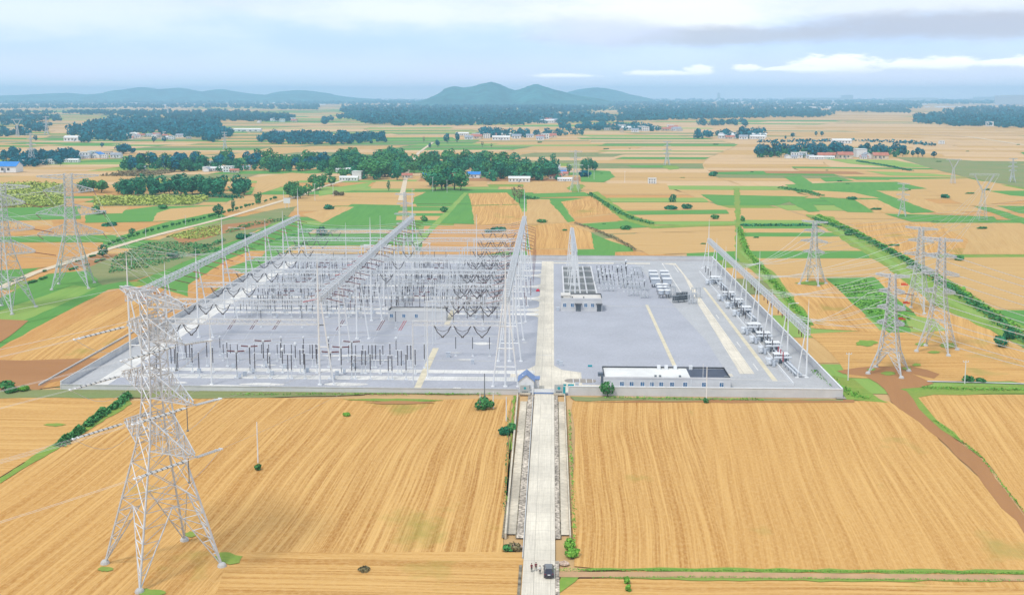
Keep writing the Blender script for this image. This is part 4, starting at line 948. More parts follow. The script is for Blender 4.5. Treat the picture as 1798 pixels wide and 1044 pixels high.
# --- buildings
def windows(e, specs, yf, zc, w, h, glass='glass_blue'):
    for x in specs:
        f = MB(); t = .12
        f.box((x, yf-.03, zc+h/2+t/2), (w+2*t, .16, t)); f.box((x, yf-.06, zc-h/2-t/2), (w+2*t+.2, .26, t)); f.box((x-w/2-t/2, yf-.03, zc), (t, .16, h)); f.box((x+w/2+t/2, yf-.03, zc), (t, .16, h)); f.box((x, yf-.02, zc), (.08, .12, h)); f.box((x+w/4, yf-.015, zc+h*.15), (w/2-.08, .1, .06))
        fo = wb(f, 'window_frame', 'white_paint', e); p = MB(); p.box((x, yf+.0, zc), (w, .07, h)); wb(p, 'pane', glass, fo)
def flat_building(name, label, x0, x1, y0, y1, h, roofs, win, wz, ww, wh, par=.9, z0=ZB, dark_back=True, glass='glass_blue'):
    e = empty(name, ((x0+x1)/2, y0, z0), label, 'building')
    m = MB(); m.box(((x0+x1)/2, (y0+y1)/2, (z0+h-par)/2), (x1-x0, y1-y0, h-par-z0)); wb(m, 'wall', 'wall_white', e)
    for (a, b, mt) in roofs:
        m = MB(); m.box(((a+b)/2, (y0+y1)/2, h-par+.05), (b-a-.02, y1-y0-.1, .1)); wb(m, 'roof', mt, e)
    t = .25
    m = MB(); m.box(((x0+x1)/2, y0+t/2-.04, h-par/2), (x1-x0+.1, t, par)); m.box(((x0+x1)/2, y0-.05, h-par/2-.1), (x1-x0+.3, .1, .25)); wb(m, 'parapet', 'wall_white', e)
    m = MB(); m.box(((x0+x1)/2, y1-t/2, h-par/2-.15), (x1-x0, t, par-.3)); wb(m, 'parapet', 'wall_white' if dark_back else 'concrete', e)
    m = MB(); m.box(((x0+x1)/2, y1-t/2, h-.12), (x1-x0+.1, t+.1, .34)); m.box((x0+t/2, (y0+y1)/2, h-par/2), (t, y1-y0-2*t, par)); m.box((x1-t/2, (y0+y1)/2, h-par/2), (t, y1-y0-2*t, par)); wb(m, 'parapet', 'dark_trim' if dark_back else 'wall_white', e)
    windows(e, win, y0, wz, ww, wh, glass)
    return e
Xf = lambda px, y, z=1.5: (lambda a: a)(next(x for x in [(px-970)/1890*y*1.015]))
def xat(px, Y, z=ZB):
    lo, hi = -300., 300.
    for _ in range(40):
        m = (lo+hi)/2
        if proj(m, Y, z)[0] < px: lo = m
        else: hi = m
    return lo
b1 = flat_building('control_building', 'long low white flat roofed control building by the front wall right of the gate', 16.6, 56.4, 332.6, 345.8, 4.0, [(16.8, 44.0, 'roof_white'), (44.0, 56.2, 'roof_dark')],
    [xat(p, 332.6, 2) for p in (1092, 1109, 1128, 1144.5, 1161, 1180, 1203, 1236, 1267)], 1.75, 1.2, 1.3, .6)
m = MB()
for px in (1151, 1159, 1194): m.box((xat(px, 334.5, 4.), 334.5, 3.75), (.7, .6, .8))
m.box((55.3, 334.2, 3.75), (1.4, .9, .7)); wb(m, 'roof_vent', 'steel_dark', b1)
m = MB()
for px in (1157, 1170, 1186, 1213): m.box((xat(px, 344.4, 5), 344.8, 4.1), (1.1, .9, 1.3))
wb(m, 'roof_hatch', 'white_paint', b1)
m = MB(); m.box((44.0, 332.5, 1.8), (.22, .12, 3.1)); m.box((31.4, 332.5, 1.8), (.12, .1, 3.1)); m.bar((47.8, 333.4, 3.3), (47.8, 333.4, 8.2), .07, 5); wb(m, 'drainpipe', 'white_paint', b1)
m = MB(); m.box((15.7, 338, 3.4), (1.6, 1.6, 1.0)); m.box((16.2, 337, 1.7), (.8, .8, 3.)); wb(m, 'side_stair_head', 'equipment_dark', b1)
b2 = flat_building('station_building', 'square cream flat roofed building between the main road and the small equipment bay', 4.0, 21.6, 455, 466, 6.0, [(4.2, 21.4, 'roof_cream')],
    [xat(p, 455, 2.5) for p in (991.5, 1005, 1028.5, 1040.5)], 2.9, 1.3, 1.5, .8)
m = MB(); m.box((6.0, 461.5, 5.8), (4., 6., 1.3)); m.box((6.0, 461.5, 6.52), (4.2, 6.2, .14)); wb(m, 'stair_head', 'roof_cream', b2)
for px, gl, w in ((1015.5, 'steel_dark', 2.2), (1052, 'glass_dark', 1.9)):
    x = xat(px, 455, 2); m = MB(); m.box((x, 454.95, 1.65), (w, .18, 2.8)); wb(m, 'door', gl, b2); m = MB(); m.box((x, 454.3, 3.5), (w+1, 1.4, .14)); wb(m, 'canopy', 'dark_trim', b2)
m = MB()
for px in (988, 1005, 1025): m.box((xat(px, 455.6, 5.9), 455.9, 5.9), (.5, .5, 1.)); 
wb(m, 'roof_vent', 'dark_trim', b2)
m = MB(); m.box((2.6, 456.5, 1.), (1.4, 1.6, 1.5)); m.build('air_conditioner', 'equipment_grey', None, 'small grey outdoor cooling unit left of the square cream building', 'cooling unit')
b3 = flat_building('relay_building', 'low grey relay building with dark roof edge below the hanging strings', -67, -43.2, 431, 438.5, 4.9, [(-66.8, -43.4, 'concrete')], [xat(p, 431, 2.5) for p in (687.5, 709, 731)], 2.7, 1.2, 1.4, .7)
# gatehouse
def gatehouse():
    e = empty('gatehouse', (-7.6, 327.2, ZB), 'small white gatehouse with a steep slate blue gable roof left of the gate', 'house')
    x0, x1, y0, y1, he, hr = -10.2, -5.5, 327.0, 333.2, 3.9, 5.7; xc = (x0+x1)/2
    m = MB(); m.add([(x0, y0, 0), (x1, y0, 0), (x1, y1, 0), (x0, y1, 0), (x0, y0, he), (x1, y0, he), (x1, y1, he), (x0, y1, he), (xc, y0, hr), (xc, y1, hr)],
        [(0, 1, 5, 8, 4), (2, 3, 7, 9, 6), (1, 2, 6, 5), (3, 0, 4, 7)]); wb(m, 'wall', 'white_paint', e)
    m = MB(); o = .35
    for s in (-1, 1):
        dx = (x1-x0)/2+o; ez = he-.25; t = .16
        a = [(xc, y0-o, hr+.12), (xc+s*dx, y0-o, ez), (xc+s*dx, y1+o, ez), (xc, y1+o, hr+.12)]; b = [(x, y, z+t) for x, y, z in a]
        m.add(a+b, [(0, 1, 2, 3), (7, 6, 5, 4), (0, 4, 5, 1), (1, 5, 6, 2), (2, 6, 7, 3), (3, 7, 4, 0)])
    r = wb(m, 'roof', 'roof_blue', e); m = MB(); m.box((xc-1.1, 329, 5.1), (.35, .35, .4)); wb(m, 'roof_vent', 'white_paint', r)
    m = MB(); m.box((-5.0, 331, 2.0), (2.2, 3.4, 3.5)); wb(m, 'porch', 'wall_white', e); m = MB(); m.box((-4.9, 331, 3.85), (2.6, 3.8, .2)); wb(m, 'porch_roof', 'roof_blue', e)
    windows(e, [xat(918, 327, 1.5), xat(928.8, 327, 1.5)], y0, 2.0, .85, 1.2, 'glass_dark')
gatehouse()
def sign(x, w, h, label, glyph):
    y = 325.2; e = empty('sign_wall', (x, y, 0), label, 'sign'); m = MB(); m.box((x, y, h/2), (w, .35, h)); wb(m, 'panel', 'sign_panel', e)
    m = MB(); m.box((x, y-.1, .35), (w+.5, 1.2, .5)); wb(m, 'base', 'concrete_warm', e)
    m = MB(); n = 18
    if glyph: # round emblem narrowing downward, four characters below
        c = [(x+.48*math.cos(t*2*math.pi/n)*(1 if math.sin(t*2*math.pi/n) > -.3 else .75), h*.66+.48*math.sin(t*2*math.pi/n)) for t in range(n)]
    else: c = [(x+.38*math.cos(t*2*math.pi/n), h*.70+.38*math.sin(t*2*math.pi/n)) for t in range(n)]
    vs = [(a, y-.19, b) for a, b in c]+[(a, y-.24, b) for a, b in c]; m.add(vs, [tuple(range(n, 2*n))]+[(k, (k+1) % n, n+(k+1) % n, n+k) for k in range(n)])
    em = wb(m, 'emblem', 'teal_paint', e)
    m = MB()
    for k in range(4):
        cx = x+(k-1.5)*.48; cz = h*.32
        for a, b, ww, hh in ((0, .13, .34, .05), (0, -.02, .34, .05), (0, -.17, .34, .05), (-.1 if k % 2 else 0, 0, .06, .38), (.13, -.05, .05, .26)): m.box((cx+a, y-.21-.01*abs(a), cz+b), (ww, .04, hh))
    wb(m, 'lettering', 'dark_trim' if glyph else 'steel_dark', e)
sign(-8.2, 2.9, 3.0, 'grey sign wall with a small teal emblem in front of the gatehouse', 0)
sign(2.35, 2.8, 3.3, 'grey sign wall with a round teal emblem and four dark characters right of the gate', 1)
m = MB(); m.box((0, 0, 1.3), (.75, .4, 2.6)); m.box((-.1, -.22, 2.0), (.3, .05, .7)); m.build('teal_pillar', 'teal_paint', None, 'teal pillar at the right end of the sign wall by the gate', 'pillar', loc=(4.0, 325.1, .1))
for i, (px, w) in enumerate(((991.5, 1.0), (1002.5, 1.9))):
    m = MB(); m.box((0, 0, .3), (w, .12, .6)); m.build('wall_banner', 'teal_paint', None, '%s teal board standing on the front wall right of the gate' % ['shorter', 'longer'][i], 'board', 'teal boards on the front wall', loc=(xat(px, 326.3, 2.8), 326.3, 2.6))
m = MB(); m.box((0, 0, .4), (1.5, .12, .6)); m.bar((-.6, 0, 0), (-.6, 0, .5), .05, 4); m.bar((.6, 0, 0), (.6, 0, .5), .05, 4); m.build('notice_board', 'teal_paint', None, 'small teal notice board at the edge of the gravel near the control building', 'board', loc=(*G(1036, 645), ZB))
def gate():
    e = empty('sliding_gate', (-2.2, 326, .2), 'white sliding gate with a blue bottom rail across the access road', 'gate')
    m = MB(); x0, x1 = -5.5, .9
    for k in range(33): x = x0+(x1-x0)*k/32; m.box((x, 326, .95), (.06, .06, 1.3))
    m.box(((x0+x1)/2, 326, 1.62), (x1-x0, .12, .12)); m.box(((x0+x1)/2, 326, 1.1), (x1-x0, .04, .9)); wb(m, 'gate_panel', 'white_paint', e)
    m = MB(); m.box(((x0+x1)/2, 325.9, .35), (x1-x0+.4, .25, .38)); wb(m, 'rail', 'roof_blue', e)
    m = MB(); m.box((x0-.3, 325.9, 1.1), (.5, .5, 2.2)); m.box((x1+.3-.02, 325.9, 1.1), (.5, .5, 2.2)); wb(m, 'gate_post', 'white_paint', e)
gate()
# light poles and small things in the yard
m = MB()
n = 10
m = MB(); m.lathe((0, 0, 0), [(.9, 0), (1., .3), (.6, .9), (.1, 1.2)], 10); m.build('red_cover', 'red_paint', None, 'bright red tarpaulin covered heap beside the main yard road', 'cover', loc=(*G(944.5, 512), ZB))
m = MB(); m.box((0, 0, .9), (1.4, .9, 1.8)); m.box((0, 0, 1.85), (1.6, 1.1, .1)); KB = m.build('kiosk_cabinet', 'equipment_grey', None, 'small grey terminal cabinet on the yard gravel', 'cabinet', 'terminal cabinets on the gravel', loc=(*G(787, 628), ZB))
for px, py in ((410, 647), (430, 661), (540, 654), (545, 548), (627, 552), (657, 552), (706, 640), (592, 660), (620, 645), (300, 634), (980, 640), (985, 643), (350, 655), (830, 640), (1013, 683-2), (500, 648), (478, 660)):
    c = KB.copy(); COL.objects.link(c); c.location = (*G(px, py), ZB); c.scale = (.8, .8, .8)
# ============================================================= TRANSMISSION TOWERS
def tower(loc, rz, prof, arms, label, legh, rl=.2, rb=.085, detail=1, footing=True, flare=None, group=None):
    """prof = [(z, half side)], arms = [(z, half length, depth at body, tip rise)]; arms run along local x"""
    e = empty('transmission_tower', loc, label, 'pylon', group, rz)
    zs = [p[0] for p in prof]; hs = [p[1] for p in prof]
    hw = lambda z: float(np.interp(z, zs, hs))
    cor = lambda z: [Vector((sx*hw(z), sy*hw(z), z)) for sx, sy in ((-1, -1), (1, -1), (1, 1), (-1, 1))]
    C0, C1 = cor(0), cor(legh)
    for i in range(4):          # splayed lattice leg: main member, two inner members meeting the waist mid points
        m = MB(); a, b = C0[i], C1[i]; m.bar(a, b, rl, 5)
        for j in (1, 3):
            mid = (C1[i]+C1[(i+j) % 4])/2; m.bar(a, mid, rl*.6, 4)
            n = 5 if detail else 3
            for k in range(1, n):
                p = a.lerp(b, k/n); q = a.lerp(mid, k/n); m.bar(p, q, rb, 3, cap=False)
                q2 = a.lerp(mid, (k+1)/n); m.bar(p, q2, rb, 3, cap=False)
        lg = m.build('leg', 'steel', e)
        if footing: m = MB(); m.lathe((a.x, a.y, -.2), [(.95, 0), (.8, .5), (.6, .75), (.3, .9)], 9); m.build('footing', 'concrete', lg)
    m = MB(); z = legh; top = zs[-1]; lev = [legh]
    while z < top-.3:
        st = max(1.6, hw(z)*(1.35 if detail else 1.7)); z = min(top, z+st); lev.append(z)
    for k, (z0, z1) in enumerate(zip(lev, lev[1:])):
        A, B = cor(z0), cor(z1); r = rl*(1-.45*(z0-legh)/(top-legh))
        for i in range(4):
            m.bar(A[i], B[i], r, 5, cap=False); j = (i+1) % 4
            m.bar(A[i], B[j], rb, 3, cap=False); m.bar(A[j], B[i], rb, 3, cap=False)
            if k == 0 or detail or k % 2 == 0: m.bar(A[i], A[j], rb*1.1, 3, cap=False)
            if detail and hw(z0) > 2.6:      # redundant members
                c = (A[i]+A[j]+B[i]+B[j])/4
                for P, Q in ((A[i], B[i]), (A[j], B[j])): m.bar((P+Q)/2, P.lerp(c, .5), rb*.7, 3, cap=False); m.bar((P+Q)/2, Q.lerp(c, .5), rb*.7, 3, cap=False)
    A = cor(legh); m.bar(A[0], A[2], rb, 3); m.bar(A[1], A[3], rb, 3)
    m.build('tower_body', 'steel', e)
    tips = []
    for (z, L, dp, rise) in arms:
        for s in (-1, 1):
            m = MB(); h0, h1 = hw(z), hw(z+dp); tip = Vector((s*L, 0, z+rise)); bw = .55
            lo = [Vector((s*h0, y, z)) for y in (-h0, h0)]; up = [Vector((s*h1, y, z+dp)) for y in (-h1, h1)]
            tl = [tip+Vector((0, -bw, 0)), tip+Vector((0, bw, 0))]; tu = [tip+Vector((0, -bw, .5)), tip+Vector((0, bw, .5))]
            n = 6 if detail else 4
            for q in range(2): m.bar(lo[q], tl[q], rl*.55, 4, cap=False); m.bar(up[q], tu[q], rl*.55, 4, cap=False)
            for k in range(n):
                P = [c.lerp(t, k/n) for c, t in zip(lo+up, tl+tu)]; Q = [c.lerp(t, (k+1)/n) for c, t in zip(lo+up, tl+tu)]
                for (a, b) in ((0, 1), (2, 3), (0, 2), (1, 3)):
                    m.bar(P[a], P[b], rb*.9, 3, cap=False)
                    if k % 2: a, b = b, a
                    m.bar(P[a], Q[b], rb*.9, 3, cap=False)
            m.bar(tl[0], tl[1], rb, 3); m.build('crossarm', 'steel', e)
            tips.append(Vector(loc)+Matrix.Rotation(rz, 3, 'Z') @ tip)
    return e, tips       # tips: per arm left then right
def tension_string(parent_label, p, q, grp, dark=True, r=.17, n=6, twin=.28):
    """two parallel disc strings from the arm tip p to the yoke q"""
    p = Vector(p); q = Vector(q); e = empty('insulator_string', tuple(p), parent_label, 'insulator', grp)
    d = (q-p).normalized(); s = d.cross(Vector((0, 0, 1))).normalized()*twin
    m = MB(); a = p+d*1.2; b = q-d*1.0; k = 9
    for sg in (-1, 1):
        for i in range(k):
            u = (a+s*sg).lerp(b+s*sg, i/k); v = (a+s*sg).lerp(b+s*sg, (i+.72)/k); m.bar(u, v, r, n, r2=r*.75)
        m.bar(a+s*sg, b+s*sg, r*.35, 4)
    m.cur = 1
    for sg in (-1, 1):
        for i in range(1, k): u = (a+s*sg).lerp(b+s*sg, (i-.25)/k); v = (a+s*sg).lerp(b+s*sg, (i-.04)/k); m.bar(u, v, r*.9, n)
    wb(m, 'discs', ['insulator_white', 'steel_dark' if dark else 'steel'], e)
    m = MB(); m.bar(p, a, .07, 4); m.bar(a-s*1.5, a+s*1.5, .12, 4); m.bar(b-s*2.2, b+s*2.2, .14, 4); m.bar(b-s*2, q, .08, 4); m.bar(b+s*2, q, .08, 4); m.bar(q-s*1.5, q+s*1.5, .2, 5)
    wb(m, 'yoke', 'steel_bright', e); return e
NC = [0]
def conductor(p, q, sag, label, r=.055, n=16, twin=0., grp='overhead line conductors'):
    p = Vector(p); q = Vector(q); m = MB(); s = (q-p).cross(Vector((0, 0, 1))).normalized()*twin
    for sg in ((-1, 1) if twin else (0,)): m.path(sagpts(p+s*sg, q+s*sg, sag, n), r, 3)
    wb(m, 'overhead_conductor', 'conductor', None, label=label, cat='wire', group=grp); NC[0] += 1
ARM54 = [(52.2, 14.2, 2.2, 1.3), (45.6, 11.4, 4.4, 1.0), (34.6, 15.2, 5.4, 1.2), (24.6, 15., 6.0, 1.2)]
PROF54 = [(0, 8.35), (13.5, 5.5), (26, 2.8), (34, 2.0), (46, 1.7), (55, 1.75)]
# near tower, front left
a_, b_ = G(185, 992), G(385, 990); c_, d_ = G(247, 1042), G(325, 942)
cx = (a_[0]+b_[0]+c_[0]+d_[0])/4; cy = (a_[1]+b_[1]+c_[1]+d_[1])/4
T1, tp1 = tower((cx, cy, 0), R(-46), PROF54, ARM54, 'tallest steel lattice pylon in the near field at front left', 13.5, .22, .095)
dl = Vector((-.72, -.69, 0)); 
armn = ['upper', 'middle', 'lower']; sn = ['far', 'near']
for ai in (1, 2, 3):
    for si in (0, 1):
        t = tp1[ai*2+si]-Vector((0, 0, .3)); q = t+dl*11+Vector((0, 0, -1.2)); nm = '%s %s arm of the near pylon' % (armn[ai-1], sn[si])
        tension_string('disc insulator string leading left from the %s' % nm, t, q, 'strings of the near pylon')
        conductor(q, q+dl*260+Vector((0, 0, 4)), 7, 'overhead wire leaving left from the %s' % nm, .024, 20, .3)
        tgt = Vector((CX if si else BX+1, 334+9*ai, GH-1)); d2 = (tgt-t); d2.z = 0; d2.normalize()
        q2 = t+d2*9+Vector((0, 0, -1.0)); tension_string('disc string leading to the yard from the %s' % nm, t, q2, 'strings of the near pylon', dark=si == 0)
        conductor(q2, tgt, 3.5, 'overhead wire from the %s down to the yard gantry' % nm, .028, 16)
        # jumper loop with a hanging post
        m = MB(); mid = (q+q2)/2; m.path([q.lerp(q2, k/10)-Vector((0, 0, 4.5*math.sin(math.pi*k/10)))+(t-mid)*0*k for k in range(11)], .05, 3)
        wb(m, 'jumper_loop', 'conductor', None, label='slack jumper wire under the %s' % nm, cat='wire', group='jumper loops of the near pylon')
        if si: m = MB(); ribs(m, (0, 0, 0), (0, 0, -4.6), .11, 5, .3); m.ellipsoid((0, 0, -4.8), (.3, .3, .2), 6, 4); m.build('suspension_string', 'steel_dark', None, 'dark hanging string below the %s' % nm, 'insulator', loc=tuple(t-Vector((1.2, -1.2, .2))))
for si in (0, 1): conductor(tp1[si], tp1[si]+dl*270, 6, 'thin earth wire leaving the %s end of the near pylon top' % sn[si], .03)
# left pylons
l_, f_, r_ = G(80, 505), G(126, 510), G(173, 498)
T2c = ((l_[0]+r_[0])/2, (l_[1]+r_[1])/2)
T2, tp2 = tower((T2c[0]+1, T2c[1]-1, 0), R(14), PROF54, ARM54, 'tall lattice pylon beside the dirt road, its feet just below the road', 13.5, .26, .11)
T0, tp0 = tower((-236, 450, 0), R(-8), PROF54, ARM54, 'lattice pylon cut by the left edge of the picture', 13.5, .25, .105)
for (tp, nm, far, gy) in ((tp2, 'roadside pylon', (-420, 560), 345), (tp0, 'left edge pylon', (-420, 470), 410)):
    for ai in (1, 2, 3):
        for si in (0, 1):
            t = tp[ai*2+si]-Vector((0, 0, .3)); tgt = Vector((AX-1, gy+12*ai+4*si, GH-1)); d2 = tgt-t; d2.z = 0; d2.normalize()
            q = t+d2*9+Vector((0, 0, -1.3)); s = MB(); ribs(s, t, q, .2, 5, .6)
            lb = '%s %s arm of the %s' % (armn[ai-1], ['left', 'right'][si], nm)
            wb(s, 'strain_string', 'insulator_brown', None, label='reddish strain string on the '+lb, cat='insulator', group='strings of the left pylons')
            conductor(q, tgt, 3.0, 'wire from the %s to the leftmost gantry' % lb, .06)
            d3 = Vector((far[0]+8*si, far[1], 50))-t; d3.z = 0; d3.normalize(); q3 = t+d3*9+Vector((0, 0, -1.2)); s = MB(); ribs(s, t, q3, .17, 5, .6)
            wb(s, 'strain_string', 'insulator_white', None, label='pale strain string on the '+lb, cat='insulator', group='strings of the left pylons')
            conductor(q3, q3+d3*190+Vector((0, 0, 2)), 4, 'wire leaving left from the %s' % lb, .055)
# right group: slimmer multi arm pylons
def prof_r(h, b, legh): return [(0, b), (legh, b*.56), (h*.55, b*.30), (h*.8, b*.22), (h, b*.16)]
RT = []
for (px, py, h, b, legh, rz, arms, lab) in (
    (1427, 498, 31.5, 4.9, 9, -35, [(30.2, 6.5, .9, .4), (26, 5.2, 1.3, .1), (20.8, 6.8, 1.5, .1), (15.6, 5.4, 1.6, .1)], 'slender four armed pylon standing alone in the fields right of the yard'),
    (1560, 653, 33.5, 5.4, 7.5, -30, [(32.2, 5.5, .9, .5), (27.2, 4.2, 1.3, .1), (21.6, 4.6, 1.5, .1), (16.4, 4.4, 1.6, .1)], 'nearest pylon of the right hand group, standing on bare brown soil'),
    (1611, 545, 36.5, 4.9, 10, -40, [(35.2, 7., .9, .4), (30, 5.4, 1.3, .1), (24, 7., 1.5, .1), (18, 5.6, 1.6, .1)], 'pylon at the back of the right hand group, half hidden by the one in front'),
    (1645, 615, 41.5, 5.6, 11, -35, [(40.2, 7, .9, .4), (34.5, 5.2, 1.3, .1), (28, 6.4, 1.5, .1), (21.5, 5.4, 1.6, .1)], 'tallest pylon of the right hand group, with green patches at its feet')):
    x, y = G(px, py); RT.append(tower((x, y, 0), R(rz), prof_r(h, b, legh), arms, lab, legh, .2, .095, 1)+((x, y),))
for ti, (gy0, nm, out) in enumerate(((470, 'lone slender pylon', (600, 980, 40)), (356, 'nearest right pylon', (205, 190, 30)), (440, 'back right pylon', (330, 820, 36)), (400, 'tallest right pylon', (225, 150, 34)))):
    tp = RT[ti][1]
    for ai in (1, 2, 3):
        for si in (0, 1):
            t = tp[ai*2+si]-Vector((0, 0, .2)); tgt = Vector((84.4, gy0+9*ai+4*si, 15)); lb = '%s %s arm of the %s' % (armn[ai-1], ['left', 'right'][si], nm)
            d2 = tgt-t; d2.z = 0; d2.normalize(); q = t+d2*3.6+Vector((0, 0, -.8)); s = MB(); ribs(s, t, q, .15, 5, .5)
            wb(s, 'strain_string', 'insulator_white', None, label='pale string facing the yard, '+lb, cat='insulator', group='strings of the right pylons')
            conductor(q, tgt, 2.5, 'wire from the %s to the right gantry' % lb, .075, 10)
            o = Vector((out[0]+si*7, out[1]+ai*4, out[2]-(3-ai)*0+ai*-3)); d3 = (o-t).normalized(); q3 = t+d3*3.6
            s = MB(); ribs(s, t, q3, .15, 5, .5); wb(s, 'strain_string', 'insulator_brown' if (ti == 1 and si) else 'insulator_white', None, label='outer side string, '+lb, cat='insulator', group='strings of the right pylons')
            conductor(q3, o, 5, 'long outgoing wire from the %s' % lb, .11 if ti in (1, 3) else .07, 16)
# flags hanging by the nearest right pylon
for i, (px, py) in enumerate(((1585, 499), (1590, 532), (1583, 560))):
    x, y = RT[1][2]; X = xat(px, y+4, 24); z = next(z for z in np.arange(5, 40, .25) if proj(X, y+4, z)[1] < py)
    m = MB(); m.box((0, 0, 0), (1.5, .4, .8), .2); m.box((1.1, .1, -.2), (1.0, .3, .5), .3); m.bar((-3, 0, .6), (0, 0, .3), .04, 3)
    m.build('warning_flag', 'flag_orange', None, 'orange red marker by the nearest right pylon, %s of three' % ['upper', 'middle', 'lower'][i], 'marker', 'orange markers', loc=(X, y+4, float(z)))
# distant pylons
def far_arms(h): return [(h*.95, h*.17, .9, .3), (h*.80, h*.14, 1.2, .1), (h*.63, h*.19, 1.4, .1), (h*.47, h*.15, 1.5, .1)]
for (px, py, h, lab) in ((1584, 380, 26, 'small pale pylon on a green field in the right middle distance'), (1777, 320, 26, 'pale pylon near the right edge beside the dark green strip'),
                         (1010, 336, 40, 'ghostly pale pylon beside the white village buildings, right of the woods'), (1171, 290, 32, 'faint pale pylon with a green patch at its foot beyond the wide stubble'),
                         (712, 444, 36, 'grey pylon just behind the far end of the middle-left gantry'), (82, 237, 44, 'far pale pylon beside the dark wood at upper left'), (56, 288, 42, 'pylon standing in the village trees at far left'),
                         (295, 205, 44, 'very distant pale pylon above the long wood'), (395, 262, 30, 'distant pale pylon at the end of the long wood')):
    x, y = G(px, py); b = h*.11; s = max(1., y/900)
    tower((x, y, 0), R(random.uniform(-40, 40)), [(0, b), (h*.3, b*.5), (h*.6, b*.25), (h, b*.15)], far_arms(h), lab, h*.25, .17*s, .07*s, 0, False)
def y_tower(px, py, h, lab, sc=1.):
    x, y = G(px, py); e = empty('transmission_tower', (x, y, 0), lab, 'pylon', None, R(random.uniform(-12, 12))); s = max(1., y/800)*.9
    m = MB(); hz = h*.62
    P = lambda w, z: [Vector((a*w, b*w, z)) for a, b in ((-1, -1), (1, -1), (1, 1), (-1, 1))]
    for k in range(7):
        A = P(h*.085*(1-.75*k/7), hz*k/7); B = P(h*.085*(1-.75*(k+1)/7), hz*(k+1)/7)
        for i in range(4): m.bar(A[i], B[i], .16*s, 4); m.bar(A[i], B[(i+1) % 4], .07*s, 3); m.bar(A[(i+1) % 4], B[i], .07*s, 3)
    m.build('tower_body', 'steel', e)
    for sg in (-1, 1):
        m = MB(); lattice(m, (sg*.5, 0, hz), (sg*h*.2, 0, h*.96), h*.035, h*.035, .12*s, 1.6, .06*s); m.build('fork_arm', 'steel', e)
    m = MB(); lattice(m, (-h*.3, 0, h*.97), (h*.3, 0, h*.97), h*.035, h*.035, .1*s, 2., .05*s); m.build('crossarm', 'steel', e)
y_tower(1724, 386, 35, 'Y shaped pale pylon in the green fields at right'); y_tower(1673, 322, 26, 'small Y shaped pylon beyond the one at right'); y_tower(31, 240, 40, 'far V topped pylon in front of the blue wood at upper left')
# ============================================================= POLES
def pole(px, py, h, lab, arm=True, mat='white_paint', grp='utility poles'):
    x, y = G(px, py); m = MB(); m.bar((0, 0, -.2), (0, 0, h), .18, 6, r2=.12)
    e = empty('utility_pole', (x, y, 0), lab, 'pole', grp); m.build('shaft', mat, e)
    if arm:
        m = MB(); m.box((0, 0, h-.5), (1.8, .14, .14)); 
        for a in (-.8, 0, .8): m.lathe((a, 0, h-.42), [(.09, 0), (.12, .15), (.05, .35)], 6)
        m.build('crossarm', 'steel_bright', e)
pole(1489, 667, 9.2, 'white utility pole between the right yard wall and the nearest right pylon'); pole(1694, 672, 7.5, 'white utility pole beside the grass strip at right')
pole(453, 811, 10.5, 'thin pale pole with a bush at its foot in the near left field', False); pole(1240, 706, 11, 'tall pale pole standing in front of the control building', False)
pole(851, 716, 10.5, 'thin grey pole rising from the bush outside the front wall', False, 'steel_dark'); pole(843, 716, 5, 'left short white post at the bush outside the front wall', False); pole(866, 716, 5, 'right short white post at the bush outside the front wall', False)
pole(889, 738, 7, 'thin pole by the bushes at the left of the access road', False); pole(308, 745, 4, 'short thin post behind the near pylon', False, 'steel_dark')
for i, (px, py, h) in enumerate(((585, 344, 12), (760, 336, 14), (785, 338, 12), (553, 352, 15), (1033, 312, 14), (1043, 315, 12), (1097, 320, 12), (1015, 310, 16), (231, 468, 6), (256, 415, 6), (498, 352, 9), (326, 395, 7))):
    pole(px, py, h, ['pale pole in the green field left of the lane', 'left of two pale poles under the round trees', 'right pale pole under the round trees', 'tall pale pole at the roadside tree row', 'pole by the dark blue bush right of the village', 'pole right of the dark blue bush', 'lone pole in the stubble right of the village', 'tall pole beside the ghostly pylon', 'roadside pole near the left edge road', 'small white pole in the left green fields', 'pole by the white billboard on the road', 'roadside pole halfway along the dirt road'][i], h > 9)
m = MB(); m.box((0, 0, 6.5), (5.5, .3, 4.5)); m.bar((-1.5, .2, 0), (-1.5, .2, 5), .15, 5); m.bar((1.5, .2, 0), (1.5, .2, 5), .15, 5)
m.build('billboard', 'white_paint', None, 'blank white billboard beside the far end of the dirt road', 'billboard', loc=(*G(504, 366), 0))
